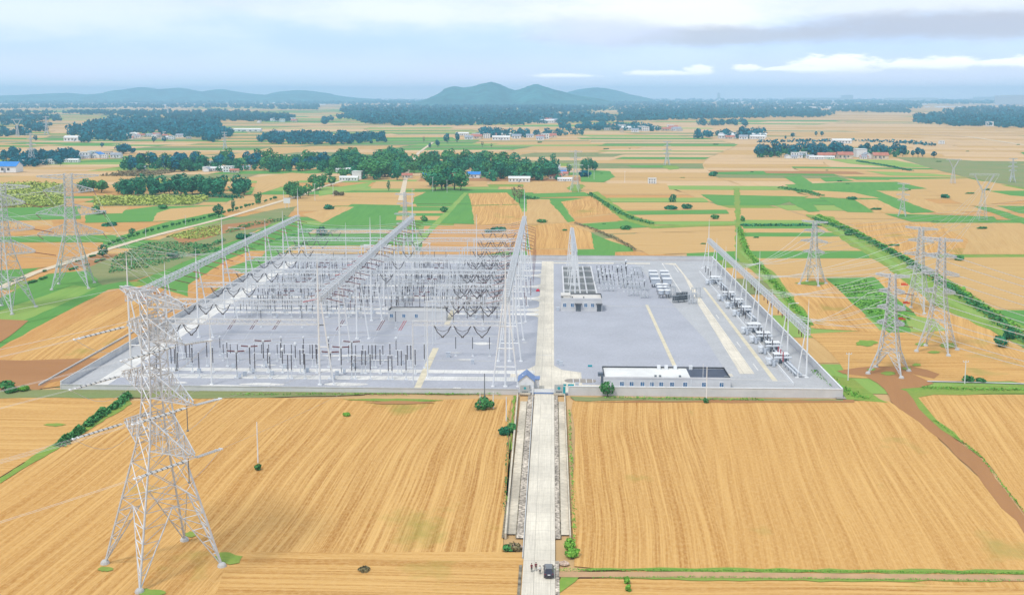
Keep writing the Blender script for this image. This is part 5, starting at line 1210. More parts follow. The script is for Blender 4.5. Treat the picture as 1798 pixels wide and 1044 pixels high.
# ============================================================= CAR AND PEOPLE
def car():
    x, y = G(963.5, 1007); e = empty('parked_car', (x, y, .1), 'dark grey hatchback parked on the access road, seen from behind and above', 'car', None, R(1)); e.scale = (1.02, 1.18, 1.12)
    def loft(secs, n=None):
        m = MB(); k = len(secs[0]); vs = [v for s in secs for v in s]
        fs = [(i*k+j, i*k+(j+1) % k, (i+1)*k+(j+1) % k, (i+1)*k+j) for i in range(len(secs)-1) for j in range(k)]
        fs += [tuple(range(k))[::-1], tuple(range((len(secs)-1)*k, len(secs)*k))]; m.add(vs, fs); return m
    def sec(y, w, z0, z1, bev=.12): return [(-w+bev, y, z0), (-w, y, z0+bev), (-w, y, z1-bev), (-w+bev*1.4, y, z1), (w-bev*1.4, y, z1), (w, y, z1-bev), (w, y, z0+bev), (w-bev, y, z0)]
    loft([sec(-2.2, .74, .42, .80), sec(-2.1, .86, .28, .98), sec(-1.6, .92, .24, 1.06), sec(0, .94, .22, 1.04), sec(1.2, .92, .24, 1.0), sec(1.9, .86, .28, .86), sec(2.2, .70, .36, .70)]).build('body', 'car_paint', e)
    def cs(y, wb_, wt, z1): return [(-wb_, y, .98), (-wt, y, z1), (wt, y, z1), (wb_, y, .98)]
    loft([cs(-1.95, .72, .70, 1.0), cs(-1.35, .80, .64, 1.52), cs(.35, .80, .64, 1.55), cs(1.25, .76, .66, 1.0)]).build('cabin_glass', 'car_glass', e)
    loft([[(-.62, -1.38, 1.50), (-.62, -1.38, 1.57), (.62, -1.38, 1.57), (.62, -1.38, 1.50)], [(-.64, -.5, 1.54), (-.64, -.5, 1.62), (.64, -.5, 1.62), (.64, -.5, 1.54)], [(-.60, .42, 1.52), (-.60, .42, 1.585), (.60, .42, 1.585), (.60, .42, 1.52)]]).build('roof', 'car_roof', e)
    m = MB(); m.box((0, -2.215, .82), (.5, .04, .14)); m.build('number_plate', 'white_paint', e)
    for s in (-1, 1):
        m = MB(); m.box((s*.70, -2.08, .90), (.26, .2, .16)); m.build('tail_lamp', 'cloth_red', e); m = MB(); m.box((s*.62, 2.08, .66), (.3, .14, .14)); m.build('headlight', 'white_paint', e)
        m = MB(); m.box((s*1.03, .75, 1.05), (.2, .12, .14)); m.build('wing_mirror', 'car_paint', e)
        for yy in (-1.35, 1.35):
            m = MB(); m.bar((s*.80, yy, .32), (s*.96, yy, .32), .33, 14); w = m.build('wheel', 'rubber', e); m = MB(); m.bar((s*.955, yy, .32), (s*.97, yy, .32), .2, 10); m.build('rim', 'steel_bright', w)
car()
def person(px, py, label, top, trous, rz, stride=.12, lean=0., held=False):
    x, y = G(px, py, .1); e = empty('person', (x, y, .1), label, 'person', None, rz)
    V = {}; E = []; Rr = {}
    def j(n, p, r, par=None):
        V[n] = (len(V), p); Rr[n] = r
        if par: E.append((V[par][0], V[n][0]))
    s = stride
    j('pel', (0, 0, .93), .15); j('wst', (0, lean*.3, 1.10), .13, 'pel'); j('chs', (0, lean*.7, 1.32), .16, 'wst'); j('nk', (0, lean, 1.47), .065, 'chs'); j('hd0', (0, lean+.02, 1.56), .085, 'nk'); j('hd1', (0, lean+.03, 1.66), .10, 'hd0')
    for t, sg, st in (('l', -1, s), ('r', 1, -s)):
        j('hip'+t, (sg*.10, 0, .86), .105, 'pel'); j('kn'+t, (sg*.11, st+.04, .48), .068, 'hip'+t); j('an'+t, (sg*.11, st-.02, .09), .045, 'kn'+t); j('to'+t, (sg*.12, st+.14, .045), .042, 'an'+t)
        j('sh'+t, (sg*.19, lean, 1.40), .062, 'chs'); j('el'+t, (sg*.26, lean-st*.6, 1.13), .045, 'sh'+t); j('wr'+t, (sg*.25, lean-st*1.2+.10, .90), .032, 'el'+t); j('pa'+t, (sg*.25, lean-st*1.3+.12, .83), .036, 'wr'+t)
        for f in range(4): j('f%d%s' % (f, t), (sg*.25+(f-1.5)*.018*sg, lean-st*1.3+.14+.01*f, .745+.006*abs(f-1)), .010, 'pa'+t)
        j('th'+t, (sg*.20, lean-st*1.3+.15, .79), .011, 'pa'+t)
    me = bpy.data.meshes.new('body'); me.from_pydata([p for _, p in V.values()], E, []); o = bpy.data.objects.new('body', me); link(o, e)
    md = o.modifiers.new('s', 'SKIN'); md.use_smooth_shade = True
    for n, (i, _) in V.items(): sv = me.skin_vertices[0].data[i]; sv.radius = (Rr[n],)*2; sv.use_root = n == 'pel'
    o.modifiers.new('d', 'SUBSURF').levels = 1
    dg = bpy.context.evaluated_depsgraph_get(); m2 = bpy.data.meshes.new_from_object(o.evaluated_get(dg)); o.modifiers.clear(); o.data = m2
    m2.materials.clear(); m2.materials.append(MATS['skin']); m2.materials.append(MATS[top]); m2.materials.append(MATS[trous]); m2.materials.append(MATS['rubber'])
    for p in m2.polygons:
        c = p.center; z = c.z; p.material_index = 1 if (z > .92 and z < 1.48 and not (abs(c.x) > .22 and z < 1.12)) else (2 if z <= .95 and abs(c.x) < .21 and z > .08 else (3 if z <= .08 else 0)); p.use_smooth = True
    m = MB(); m.ellipsoid((0, lean-.005, 1.69), (.108, .118, .10), 10, 6); m.build('hair', 'hair', e, smooth=True)
    m = MB(); m.lathe((0, 0, 0), [(.002, 0)]*2, 3) if 0 else None
    f = MB(); f.ellipsoid((0, lean+.135, 1.62), (.016, .02, .025), 5, 4)
    for sg in (-1, 1): f.ellipsoid((sg*.035, lean+.122, 1.65), (.013, .008, .009), 5, 4); f.ellipsoid((sg*.105, lean+.02, 1.62), (.012, .02, .03), 5, 4)
    f.box((0, lean+.128, 1.575), (.05, .008, .01)); f.build('face_features', 'skin', e)
person(933.5, 1003, 'person in a dark red top, leftmost of three on the access road', 'cloth_red', 'cloth_dark', R(170), .14, .03)
person(941, 1001, 'person in dark red and black clothes, between the other two on the road', 'cloth_red', 'cloth_dark', R(190), .16, .03)
person(948, 1007, 'person in a white shirt and dark trousers, standing closest to the dark car', 'cloth_white', 'cloth_dark', R(200), .05, .02)
# ============================================================= TREES AND SHRUBS
def crown_arrays(n, rx, rz, q, seed, lobes=9, base=.0, flat=.9):
    rs = np.random.default_rng(seed)
    cen = rs.normal(size=(lobes, 3)); cen /= np.linalg.norm(cen, axis=1)[:, None]; cen *= rs.uniform(.25, .62, (lobes, 1)); cen[0] = 0
    rad = rs.uniform(.36, .56, lobes); rad[0] = .62
    k = rs.integers(0, lobes, n); d = rs.normal(size=(n, 3)); d /= np.linalg.norm(d, axis=1)[:, None]
    p = cen[k]+d*rad[k][:, None]*(rs.uniform(.72, 1.1, (n, 1))+.12*(rs.random((n, 1)) > .85))
    keep = np.ones(n, bool)
    for l in range(lobes): keep &= ~((np.linalg.norm(p-cen[l], axis=1) < rad[l]*.74) & (k != l))
    p = p[keep]; d = d[keep]; n = len(p)
    nr = d+rs.normal(size=(n, 3))*.38; nr /= np.linalg.norm(nr, axis=1)[:, None]
    t = np.cross(nr, rs.normal(size=(n, 3))); t /= np.linalg.norm(t, axis=1)[:, None]; b = np.cross(nr, t)
    P = p*np.array([rx, rx, rz]); P[:, 2] += base
    s = q*rs.uniform(.6, 1.35, (n, 1)); w = s*rs.uniform(.55, 1., (n, 1))
    V = np.stack([P-t*s-b*w*.3, P-b*w*.9+t*s*.25, P+t*s+b*w*.2, P+b*w-t*s*.1], 1)
    return V.reshape(-1, 3)
def np_mesh(name, V, mat):
    n = len(V)//4; me = bpy.data.meshes.new(name); me.vertices.add(len(V)); me.vertices.foreach_set('co', V.astype(np.float32).ravel())
    me.loops.add(n*4); me.loops.foreach_set('vertex_index', np.arange(n*4, dtype=np.int32)); me.polygons.add(n)
    me.polygons.foreach_set('loop_start', np.arange(0, n*4, 4, dtype=np.int32)); me.update(calc_edges=True); me.materials.append(MATS[mat]); return me
CR = {}
for kind, (rx, rz, n, q, mat, lb) in dict(round=(4.6, 4.6, 750, .62, 'leaf', 9), dark=(4.2, 5.2, 700, .60, 'leaf_dark', 10), tall=(3.2, 6.6, 700, .55, 'leaf_dark', 12), blue=(4.6, 5.4, 520, .8, 'leaf_haze_blue', 9), dry=(2.6, 5.5, 360, .4, 'leaf_dry', 8)).items():
    CR[kind] = [np_mesh('crown', crown_arrays(n, rx, rz, q, 11*i+len(kind), lb), mat) for i in range(3)]
TRK = {}
def trunk_mesh(h, r, mat='trunk', limbs=5, seed=1):
    rs = random.Random(seed); m = MB(); m.bar((0, 0, -.3), (.1, 0, h*.5), r, 7, r2=r*.75); m.bar((.1, 0, h*.5), (0, .1, h*1.5), r*.75, 6, r2=r*.25)
    for k in range(limbs):
        a = k*2.4+rs.random(); z = h*(.75+.5*k/limbs); m.bar((.05, 0, z), (math.cos(a)*r*8, math.sin(a)*r*8, z+h*.45), r*.4, 4, r2=r*.12)
    me = bpy.data.meshes.new('trunk'); me.from_pydata(m.v, [], m.f); me.materials.append(MATS[mat]); me.update(); return me
TM = trunk_mesh(3.6, .28)
CH = dict(round=6.6, dark=7.0, tall=8.4, blue=7.2, dry=6.8)
def tree(x, y, h, kind, label, group, wide=1.):
    full = CH[kind]+dict(round=4.6, dark=5.2, tall=6.6, blue=5.4, dry=5.5)[kind]*.95; s = h/full
    e = empty('tree', (x, y, 0), label, 'tree', group, random.uniform(0, 6.28)); e.scale = (s*wide, s*wide, s)
    t = bpy.data.objects.new('trunk', TM); link(t, e); c = bpy.data.objects.new('crown', random.choice(CR[kind])); link(c, e); c.location = (0, 0, CH[kind]-.6); return e
NT = [0]
def grove(poly_px, n, h, kinds, label, group, wide=1.15):
    xs = [p[0] for p in poly_px]; ys = [p[1] for p in poly_px]; got = []; k = 0; tries = 0
    while k < n and tries < 9000:
        tries += 1; px, py = random.uniform(min(xs), max(xs)), random.uniform(min(ys), max(ys))
        ins = False
        for i in range(len(poly_px)):
            (x1, y1), (x2, y2) = poly_px[i-1], poly_px[i]
            if (y1 > py) != (y2 > py) and px < (x2-x1)*(py-y1)/(y2-y1+1e-9)+x1: ins = not ins
        if not ins: continue
        mn = 5.2 if tries < 5000 else 3.2
        if any(abs(px-a) < mn and abs(py-b) < mn*.55 for a, b in got): continue
        got.append((px, py)); x, y = G(px, py); tree(x, y, h*random.uniform(.72, 1.15), random.choice(kinds), label, group, wide*random.uniform(.85, 1.2)); k += 1; NT[0] += 1
grove([(205, 346), (205, 335), (300, 331), (430, 333), (438, 342), (420, 347)], 38, 17, ['dark', 'dark', 'tall'], 'dark tree in the long dense row left of the dirt road', 'trees of the long dark row')
grove([(142, 340), (142, 331), (185, 330), (192, 338)], 7, 14, ['dark', 'round'], 'tree in the small clump left of the long dark row', 'trees of the small clump')
grove([(214, 302), (220, 291), (360, 284), (365, 296), (340, 302)], 30, 19, ['dark', 'blue'], 'tree in the left part of the village wood', 'trees of the left village wood')
grove([(370, 296), (380, 284), (470, 285), (600, 288), (600, 301), (450, 304)], 34, 19, ['dark', 'blue', 'round'], 'tree in the middle of the village wood', 'trees of the middle village wood')
grove([(560, 302), (600, 276), (712, 274), (714, 300), (706, 317), (640, 318), (636, 304)], 46, 20, ['dark', 'round', 'round', 'dark'], 'tree in the dense village wood left of the lane', 'trees left of the village lane')
grove([(722, 306), (724, 290), (780, 284), (860, 280), (890, 290), (965, 298), (985, 318), (860, 319), (840, 306), (760, 308)], 60, 20, ['dark', 'round', 'dark', 'round'], 'tree in the dense village wood right of the lane', 'trees right of the village lane')
grove([(756, 336), (760, 326), (822, 324), (828, 335)], 8, 22, ['round', 'round', 'dark'], 'broad tree at the front edge of the village wood', 'front trees of the village wood')
grove([(498, 352), (505, 338), (590, 306), (612, 304), (600, 322), (530, 348)], 16, 13, ['round'], 'light green tree in the row beside the dirt road', 'roadside trees by the village')
grove([(1015, 303), (1016, 297), (1046, 296), (1050, 303)], 7, 15, ['dark', 'tall'], 'tree in the small clump right of the village', 'trees of the right clump')
grove([(1328, 277), (1330, 268), (1495, 266), (1500, 277)], 27, 20, ['blue'], 'blue green tree in the wood behind the red roofs', 'trees behind the red roofs')
grove([(1508, 276), (1508, 268), (1585, 268), (1588, 277)], 13, 19, ['blue'], 'blue green tree in the right half of the far grove', 'trees of the right far grove')
for (px, py, h, k, lab, w) in ((1603, 276, 12, 'blue', 'smaller tree just right of the far grove', 1), (1612, 276, 17, 'blue', 'tall tree between two smaller ones right of the far grove', 1), (1620, 275, 13, 'blue', 'last tree of three right of the far grove', 1), (1640, 278, 12, 'blue', 'lone conical tree beside the dark green strip', 1.2),
        (1379, 246, 11, 'blue', 'tiny dark tree left of a round one in the far fields', .7), (1392, 243, 14, 'blue', 'round lone tree in the far fields', 1.2), (1433, 240, 14, 'blue', 'left tree of a far pair', 1), (1443, 240, 14, 'blue', 'right tree of a far pair', 1),
        (971, 288, 17, 'dark', 'upright dark tree rising above the right end of the wood', .8), (999, 306, 14, 'dark', 'narrow dark tree between white houses and ghostly pylon', .8), (1030, 318, 0, '', '', 0),
        (785, 252, 22, 'blue', 'left of two tall far trees beyond the wood', 1), (803, 250, 22, 'blue', 'right of two tall far trees beyond the wood', .8), (768, 258, 14, 'blue', 'small far tree beside the lane', 1), (755, 260, 10, 'blue', 'smallest far tree beside the lane', 1), (847, 258, 14, 'dry', 'greyish far tree in the stubble', 1), (863, 259, 10, 'dry', 'tiny dark tree in the wide stubble', 1), (744, 250, 13, 'dry', 'grey tree by the far crossroads', 1),
        (384, 381, 11.5, 'dark', 'round tree with thick crown on the dirt road halfway', 1.15), (409, 371, 11, 'tall', 'slim cypress like tree beside the dirt road', .8), (181, 451, 8.5, 'dark', 'dark round tree on the verge of the dirt road', 1.3), (232, 414, 6, 'dark', 'small round tree in the left green fields', 1.1), (454, 357, 10, 'round', 'pale green tree at the roadside near the white billboard', .9), (682, 335, 11, 'tall', 'tiny dark upright tree in the stubble before the village', .9),
        (912, 356, 17, 'dry', 'bare greyish tree left of a pair behind the tall gantry', 1.1), (903, 352, 14, 'dry', 'bare greyish tree right of a pair behind the tall gantry', 1.1), (62, 248, 14, 'blue', 'lone dark tree by the far left village', 1), (10, 292, 12, 'blue', 'round tree beside the bright blue roof', 1.1), (106, 291, 10, 'blue', 'round shrub like tree between two white houses', 1.2),
        (217, 270, 17, 'blue', 'broad dark tree at the right end of the white village', 1.8), (179, 259, 10, 'blue', 'left of two small trees behind the white village', 1), (270, 250, 14, 'blue', 'left of two dark trees before the long wood', 1), (288, 250, 14, 'blue', 'right of two dark trees before the long wood', 1), (463, 276, 9, 'blue', 'lone tree left of the village wood', 1)):
    if h: x, y = G(px, py); tree(x, y, h, k, lab, None, w); NT[0] += 1
# the round tree by the control building
def leafy(name, loc, rx, rz, n, q, mat, label, cat, group=None, trunk=0., seed=1, lobes=9):
    e = empty(name, loc, label, cat, group); c = bpy.data.objects.new('foliage' if not trunk else 'crown', np_mesh('foliage', crown_arrays(n, rx, rz, q, seed, lobes, trunk+rz*.8), mat)); link(c, e)
    m = MB(); h = trunk+rz*.9; m.bar((0, 0, -.2), (0, 0, h), .12+.03*rx, 6, r2=.05)
    for a in range(4): m.bar((0, 0, h*.35), (rx*.5*math.cos(a*1.7), rx*.5*math.sin(a*1.7), h*.9), .06, 4, r2=.02)
    m.build('trunk' if trunk else 'stem', 'trunk', e); return e
leafy('tree', (xat(1067, 324.2, 2), 324.2, 0), 2.5, 2.5, 1000, .33, 'leaf', 'round bushy green tree in front of the left end of the control building', 'tree', None, .9, 5, 13)
for i, (px, py, rx, rz, mat, lab) in enumerate(((850, 717, 3.0, 1.9, 'leaf', 'large dark green bush outside the front wall, around a thin pole'), (896, 757, 1.9, 1.6, 'leaf', 'right lobe of dark bushes beside the access road'), (886, 762, 1.7, 1.4, 'leaf_dark', 'left lobe of dark bushes beside the access road'),
        (453, 824, .95, .9, 'leaf', 'small bush at the foot of the pale pole in the near left field'), (1240, 706, .9, 1., 'leaf', 'small bush by the pole in front of the control building'), (1757, 608, 3.0, 2.6, 'leaf_dark', 'dark round shrub near the right edge, the nearer of two'), (1772, 594, 2.9, 2.4, 'leaf_dark', 'dark round shrub near the right edge, the farther of two'),
        (1000, 962, 1.4, 1.2, 'leaf_bright', 'green shrub right of the access road above the farm track'), (891, 965, 1.3, .8, 'leaf', 'low green shrub on the rubble left of the access road'), (1005, 975, 1.5, .9, 'leaf_bright', 'bright low shrub beside the farm track by the road'), (1100, 1022, .7, .7, 'leaf_bright', 'narrow bright shrub on the strip below the farm track'), (1103, 1036, .6, .8, 'leaf_bright', 'lowest bright shrub below the farm track'),
        (608, 729, 1.2, .5, 'leaf_bright', 'tiny green clump in the left stubble'), (638, 1000, 1.3, .4, 'leaf_dry', 'dry tuft on the track in the near left field'), (905, 963, 1.6, .8, 'leaf_dry', 'brown brush pile left of the access road'), (10, 682, 3., 1.6, 'leaf', 'left of two bushes at the left edge'), (42, 684, 2.4, 1.0, 'leaf_bright', 'right of two bushes at the left edge'),
        (1022, 690, .0, 0, '', ''), (304, 453, 3.6, 2.2, 'leaf_dark', 'dark round bush in the scrub behind the near pylon top'), (345, 448, 2.6, 1.6, 'leaf', 'bush right of the dark round one'), (424, 419, 4.2, 2., 'leaf_dark', 'dark bush under the leftmost gantry beam'), (436, 417, 2.6, 1.4, 'leaf', 'paler bush beside the small shed under the gantry'), (564, 413, 4, 3.4, 'leaf_dark', 'dark bush seen through the far cross beams'),
        (873, 405, 6.5, 1.6, 'leaf_dark', 'wide low bushes behind the farthest cross beam'), (858, 407, 3.5, 1.3, 'leaf_dark', 'small bush left of the wide one behind the farthest beam'), (952, 390, 4, 1.2, 'leaf', 'low bush between two stubble fields behind the yard'), (1100, 402, 4.5, 1.3, 'leaf', 'low bush clump in the strips beyond the yard'),
        (1181, 354, 3.6, 3.8, 'leaf_dark', 'odd shaped dark tree in the middle strips'), (1253, 309, 6.2, 3.2, 'leaf_dark', 'dark clump alone in the wide stubble'), (1255, 384, 3.3, 2.1, 'leaf', 'round bush near the grass bank'), (1303, 388, 2.6, 2.4, 'leaf', 'round bush on the bend of the grass bank'), (1178, 367, 6., 1.7, 'leaf_dark', 'left of two long dark thickets in the middle strips'), (1205, 366, 5., 2.2, 'leaf_dark', 'right of two long dark thickets in the middle strips'),
        (1027, 310, 8.5, 4.5, 'leaf_haze_blue', 'dark blue round bush right of the village'), (1620, 636-12, 0, 0, '', ''), (1683, 456, 3.8, 1.4, 'leaf', 'lone bush in the big right field'), (1659, 347, 5., 2., 'leaf_dark', 'small dark tree clump in the far right fields'), (1490, 413, 3., 1.8, 'leaf', 'bush on the green ditch'), (1700, 668, 2.2, 1.1, 'leaf', 'left bush by the irrigation channel'), (1722, 669, 1.8, .6, 'leaf', 'right bush by the irrigation channel'),
        (1497, 350, 5, 1.4, 'leaf_dark', 'low bush strip in the far green field'), (175, 376, 4.4, 1.2, 'leaf', 'bush beside the small shed in the left fields'), (169, 369, 3.8, 2.3, 'leaf', 'round bush above the small shed'), (286, 366, 4.6, 2.0, 'leaf', 'green bush in the left strips'), (195, 396, 6, 1.2, 'leaf_dark', 'long low bushes in the left strips'), (576, 367, 5, 2, 'leaf_dark', 'bush in the strips left of the middle gantry'),
        (590, 343, 3.4, 2.6, 'leaf_dry', 'left of two brown bushes before the village'), (600, 343, 3.2, 2.2, 'leaf_dry', 'right of two brown bushes before the village'), (745, 388, 3.4, 2.4, 'leaf', 'bush on the yellow green track'), (780, 372, 3.4, 2.4, 'leaf', 'upper bush on the yellow green track'), (1545, 0, 0, 0, '', ''), (20, 688, 2.4, 1.2, 'leaf', 'low bush between the two at the left edge'))):
    if rx: x, y = G(px, py); leafy('bush', (x, y, -.1), rx, rz, 420 if y > 500 else 650, .13*rx+.09 if y < 500 else .16*rx+.1, mat, lab, 'bush', None, 0, i+3, 13)
# hedges: one connected mass of leaves each
def hedge(name, pts_px, w, h, mat, label, q=.35, dens=9., kind=None, cat='hedge', gap=.0, amp=.5):
    P = [Vector((*G(*p), 0)) for p in pts_px]; L = sum((b-a).length for a, b in zip(P, P[1:])); n = int(L*w*dens); out = []
    rs = random.Random(len(label)*3+int(L))
    c = P[0]; V = []
    cum = [0]; [cum.append(cum[-1]+(b-a).length) for a, b in zip(P, P[1:])]
    for k in range(n):
        s = rs.uniform(0, L); i = max(j for j in range(len(P)-1) if cum[j] <= s+1e-6); a, b = P[i], P[i+1]; p = a.lerp(b, (s-cum[i])/max(1e-6, (b-a).length))
        lum = .55+.45*math.sin(s*.55+len(label))*math.sin(s*.21+1.3)
        if gap and lum < gap: continue
        d = (b-a).normalized(); nr = Vector((-d.y, d.x, 0)); r = rs.gauss(0, .32); p = p+nr*(r*w); z = abs(rs.random())**.6*h*(amp+(1-amp)*2*lum)*max(.2, 1-abs(r)*1.1)
        V.append((p.x-c.x, p.y-c.y, z))
    V = np.array(V); m = len(V); rs2 = np.random.default_rng(7); nr = rs2.normal(size=(m, 3)); nr[:, 2] = np.abs(nr[:, 2])+.6; nr /= np.linalg.norm(nr, axis=1)[:, None]
    t = np.cross(nr, rs2.normal(size=(m, 3))); t /= np.linalg.norm(t, axis=1)[:, None]; b = np.cross(nr, t); s = q*rs2.uniform(.5, 1.3, (m, 1))
    Q = np.stack([V-t*s, V-b*s*.8, V+t*s, V+b*s*.8], 1).reshape(-1, 3)
    o = bpy.data.objects.new(name, np_mesh(name, Q, mat)); link(o); o.location = c
    return tag(o, label, None if kind else cat, None, kind)
hedge('hedge', [(95, 788), (130, 766), (165, 738), (200, 716), (226, 696)], 2.0, 1.8, 'leaf', 'diagonal green hedge behind the near pylon', .42, 30, gap=.25)
hedge('hedge', [(350, 344), (425, 348)], 6, 3, 'leaf_dark', 'low dark hedge under the right end of the long tree row', .8, 2)
for i, (pts, w, h, mat, q, dn) in enumerate((([(1428, 384), (1480, 402), (1540, 430), (1600, 462), (1660, 500), (1720, 540), (1790, 590), (1850, 632)], 5, 1.6, 'leaf', .6, 2.2), ([(1436, 378), (1500, 405), (1580, 448), (1680, 505), (1798, 585)], 4, 1., 'leaf_bright', .6, 2.2),
       ([(1298, 400), (1310, 440), (1350, 486), (1400, 545), (1418, 570)], 3.2, 1.4, 'leaf_bright', .5, 2.5), ([(1035, 340), (1060, 356), (1085, 372), (1110, 384), (1148, 394)], 4, 1.8, 'leaf', .7, 1.5), ([(1010, 392), (1040, 402), (1075, 417), (1105, 432), (1115, 440)], 2.6, 1.2, 'leaf_dry', .45, 3),
       ([(960, 1000), (1150, 1001), (1400, 1002), (1798, 1006), (1950, 1009)], .8, .35, 'leaf_bright', .13, 22), ([(1040, 1014), (1200, 1012), (1500, 1016), (1900, 1019)], .6, .25, 'leaf_bright', .12, 18), ([(1000, 720), (1003, 800), (1007, 900), (1009, 975)], .7, .4, 'leaf_bright', .2, 7), ([(893, 720), (890, 800), (885, 900)], .5, .4, 'leaf', .2, 5),
       ([(400, 692), (650, 692), (880, 692)], 1.0, .5, 'leaf_bright', .25, 6), ([(1060, 698), (1240, 701), (1340, 702)], 1.0, .6, 'leaf_bright', .25, 8), ([(1430, 650), (1470, 680), (1520, 700)], 4, .5, 'leaf_bright', .3, 5), ([(1620, 680), (1700, 683), (1798, 684)], 2.6, .5, 'leaf_bright', .3, 5), ([(1640, 737), (1722, 800), (1798, 900)], .7, .35, 'leaf_bright', .2, 7),
       ([(470, 460), (530, 430), (600, 400)], 3, 1., 'leaf', .5, 1), ([(560, 400), (420, 440), (300, 480)], 3, .8, 'leaf', .5, .8), ([(1300, 396), (1440, 396)], 5, 1.2, 'leaf_dark', .7, 2), ([(1330, 250), (1500, 248), (1590, 251), (1640, 256)], 20, 5, 'leaf_haze_blue', 3., .06),
       ([(400, 408), (440, 396), (500, 386)], 3.5, 2.4, 'leaf', .6, 2.), ([(340, 437), (375, 430), (392, 422)], 3.5, 1.8, 'leaf', .6, 2), ([(1370, 330), (1420, 338), (1440, 344)], 7, 1.8, 'leaf', .8, 1.2), ([(1505, 283), (1560, 292), (1600, 300)], 7, 1.5, 'leaf_dark', .9, .8), ([(915, 347), (940, 350)], 10, 2.5, 'leaf', .8, 1.5))):
    hedge('rough_growth', pts, w, h, mat, 'rough green growth along a field edge, stretch %d' % 0 if 0 else 'rough green growth along a field edge', q, dn, 'stuff')
# yellow flowering scrub plots
def plot(pts_px, n, h, q, mat, label, seed=3):
    P = [Vector(G(*p)) for p in pts_px]; x0, x1 = min(p.x for p in P), max(p.x for p in P); y0, y1 = min(p.y for p in P), max(p.y for p in P); V = []; rs = random.Random(seed)
    while len(V) < n:
        x, y = rs.uniform(x0, x1), rs.uniform(y0, y1); ins = False
        for i in range(len(P)):
            a, b = P[i-1], P[i]
            if (a.y > y) != (b.y > y) and x < (b.x-a.x)*(y-a.y)/(b.y-a.y+1e-9)+a.x: ins = not ins
        if ins: V.append((x, y, h*rs.random()*(.5+.5*math.sin(x*.35)*math.sin(y*.3))))
    V = np.array(V); c = V.mean(0); c[2] = 0; V -= c; m = n; rs2 = np.random.default_rng(seed); nr = rs2.normal(size=(m, 3)); nr[:, 2] = np.abs(nr[:, 2])+.8; nr /= np.linalg.norm(nr, axis=1)[:, None]
    t = np.cross(nr, rs2.normal(size=(m, 3))); t /= np.linalg.norm(t, axis=1)[:, None]; b = np.cross(nr, t); s = q*rs2.uniform(.5, 1.3, (m, 1))
    o = bpy.data.objects.new('scrub', np_mesh('scrub', np.stack([V-t*s, V-b*s*.8, V+t*s, V+b*s*.8], 1).reshape(-1, 3), mat)); link(o); o.location = c; tag(o, label, kind='stuff')
plot([(-60, 326), (60, 320), (112, 324), (112, 345), (60, 350), (-60, 346)], 5000, 3, 1.1, 'leaf_yellow', 'yellow green scrub at the left edge')
plot([(60, 350), (112, 346), (112, 362), (30, 364), (-60, 362)], 3500, 2.5, 1., 'leaf_yellow', 'yellow green scrub below the left pylon', 5)
plot([(165, 346), (300, 345), (362, 345), (366, 350), (340, 359), (165, 361)], 6500, 3, 1., 'leaf_yellow', 'bright yellow scrub plot in front of the long tree row', 6)
plot([(220, 326), (230, 318), (400, 314), (420, 318), (300, 325)], 2600, 2.5, 1., 'leaf_yellow', 'yellow scrub behind the long tree row', 7)
plot([(175, 309), (240, 300), (310, 300), (300, 304), (250, 310)], 1300, 4, 1.4, 'leaf_dry', 'brownish scrub strip below the left village wood', 8)
plot([(290, 416), (340, 402), (390, 396), (388, 412), (340, 420)], 1500, 1.2, .7, 'leaf_yellow', 'yellow dotted crop beside the dirt road', 9)
plot([(200, 450), (260, 425), (340, 425), (400, 440), (330, 450), (260, 470), (190, 480)], 3000, .9, .6, 'leaf', 'rough green scrub between dirt road and yard', 10)
plot([(1465, 500), (1520, 492), (1560, 520), (1600, 560), (1570, 580), (1500, 535)], 1800, .7, .55, 'leaf_bright', 'patchy green crop between the right pylons', 11)
# saplings along the dirt road
SM = np_mesh('sapling', crown_arrays(160, 1., 1.1, .35, 3, 5, 1.3), 'leaf'); k = 0
RD = [(190, 432), (240, 414), (300, 398), (350, 387), (400, 374), (450, 359), (490, 348)]
for a, b in zip(RD, RD[1:]):
    for t in range(7):
        f = (t+random.uniform(0, .6))/7; x, y = G(a[0]+(b[0]-a[0])*f, a[1]+(b[1]-a[1])*f); o = bpy.data.objects.new('sapling', SM); link(o); o.location = (x, y, 0); s = random.uniform(.9, 1.8); o.scale = (s, s, s)
        tag(o, 'small sapling in the row along the far side of the dirt road', 'sapling', 'saplings along the dirt road')
for i in range(46):
    t = random.random(); x, y = G(20+165*t, 500-52*t+random.choice((-5, 7))); o = bpy.data.objects.new('sapling', SM); link(o); o.location = (x, y, -.3); s = random.uniform(.5, 1.1); o.scale = (s*1.3, s*1.3, s*.8); tag(o, 'low shrub on the verge of the dirt road near the left pylon', 'shrub', 'shrubs on the road verge')
for i in range(26):
    for _ in range(20):
        px, py = random.uniform(930, 1798), 250+random.random()**1.3*200
        if py < 440 and not (1330 < px < 1640 and py < 285): break
    x, y = G(px, py); o = bpy.data.objects.new('shrub', SM); link(o); o.location = (x, y, -1.); s = random.uniform(1.2, 2.4)*(y/900)**.3; o.scale = (s*random.uniform(1, 2.4), s*.7, s*.6); tag(o, 'small dark shrub scattered in the stubble fields beyond the yard', 'shrub', 'scattered field shrubs')
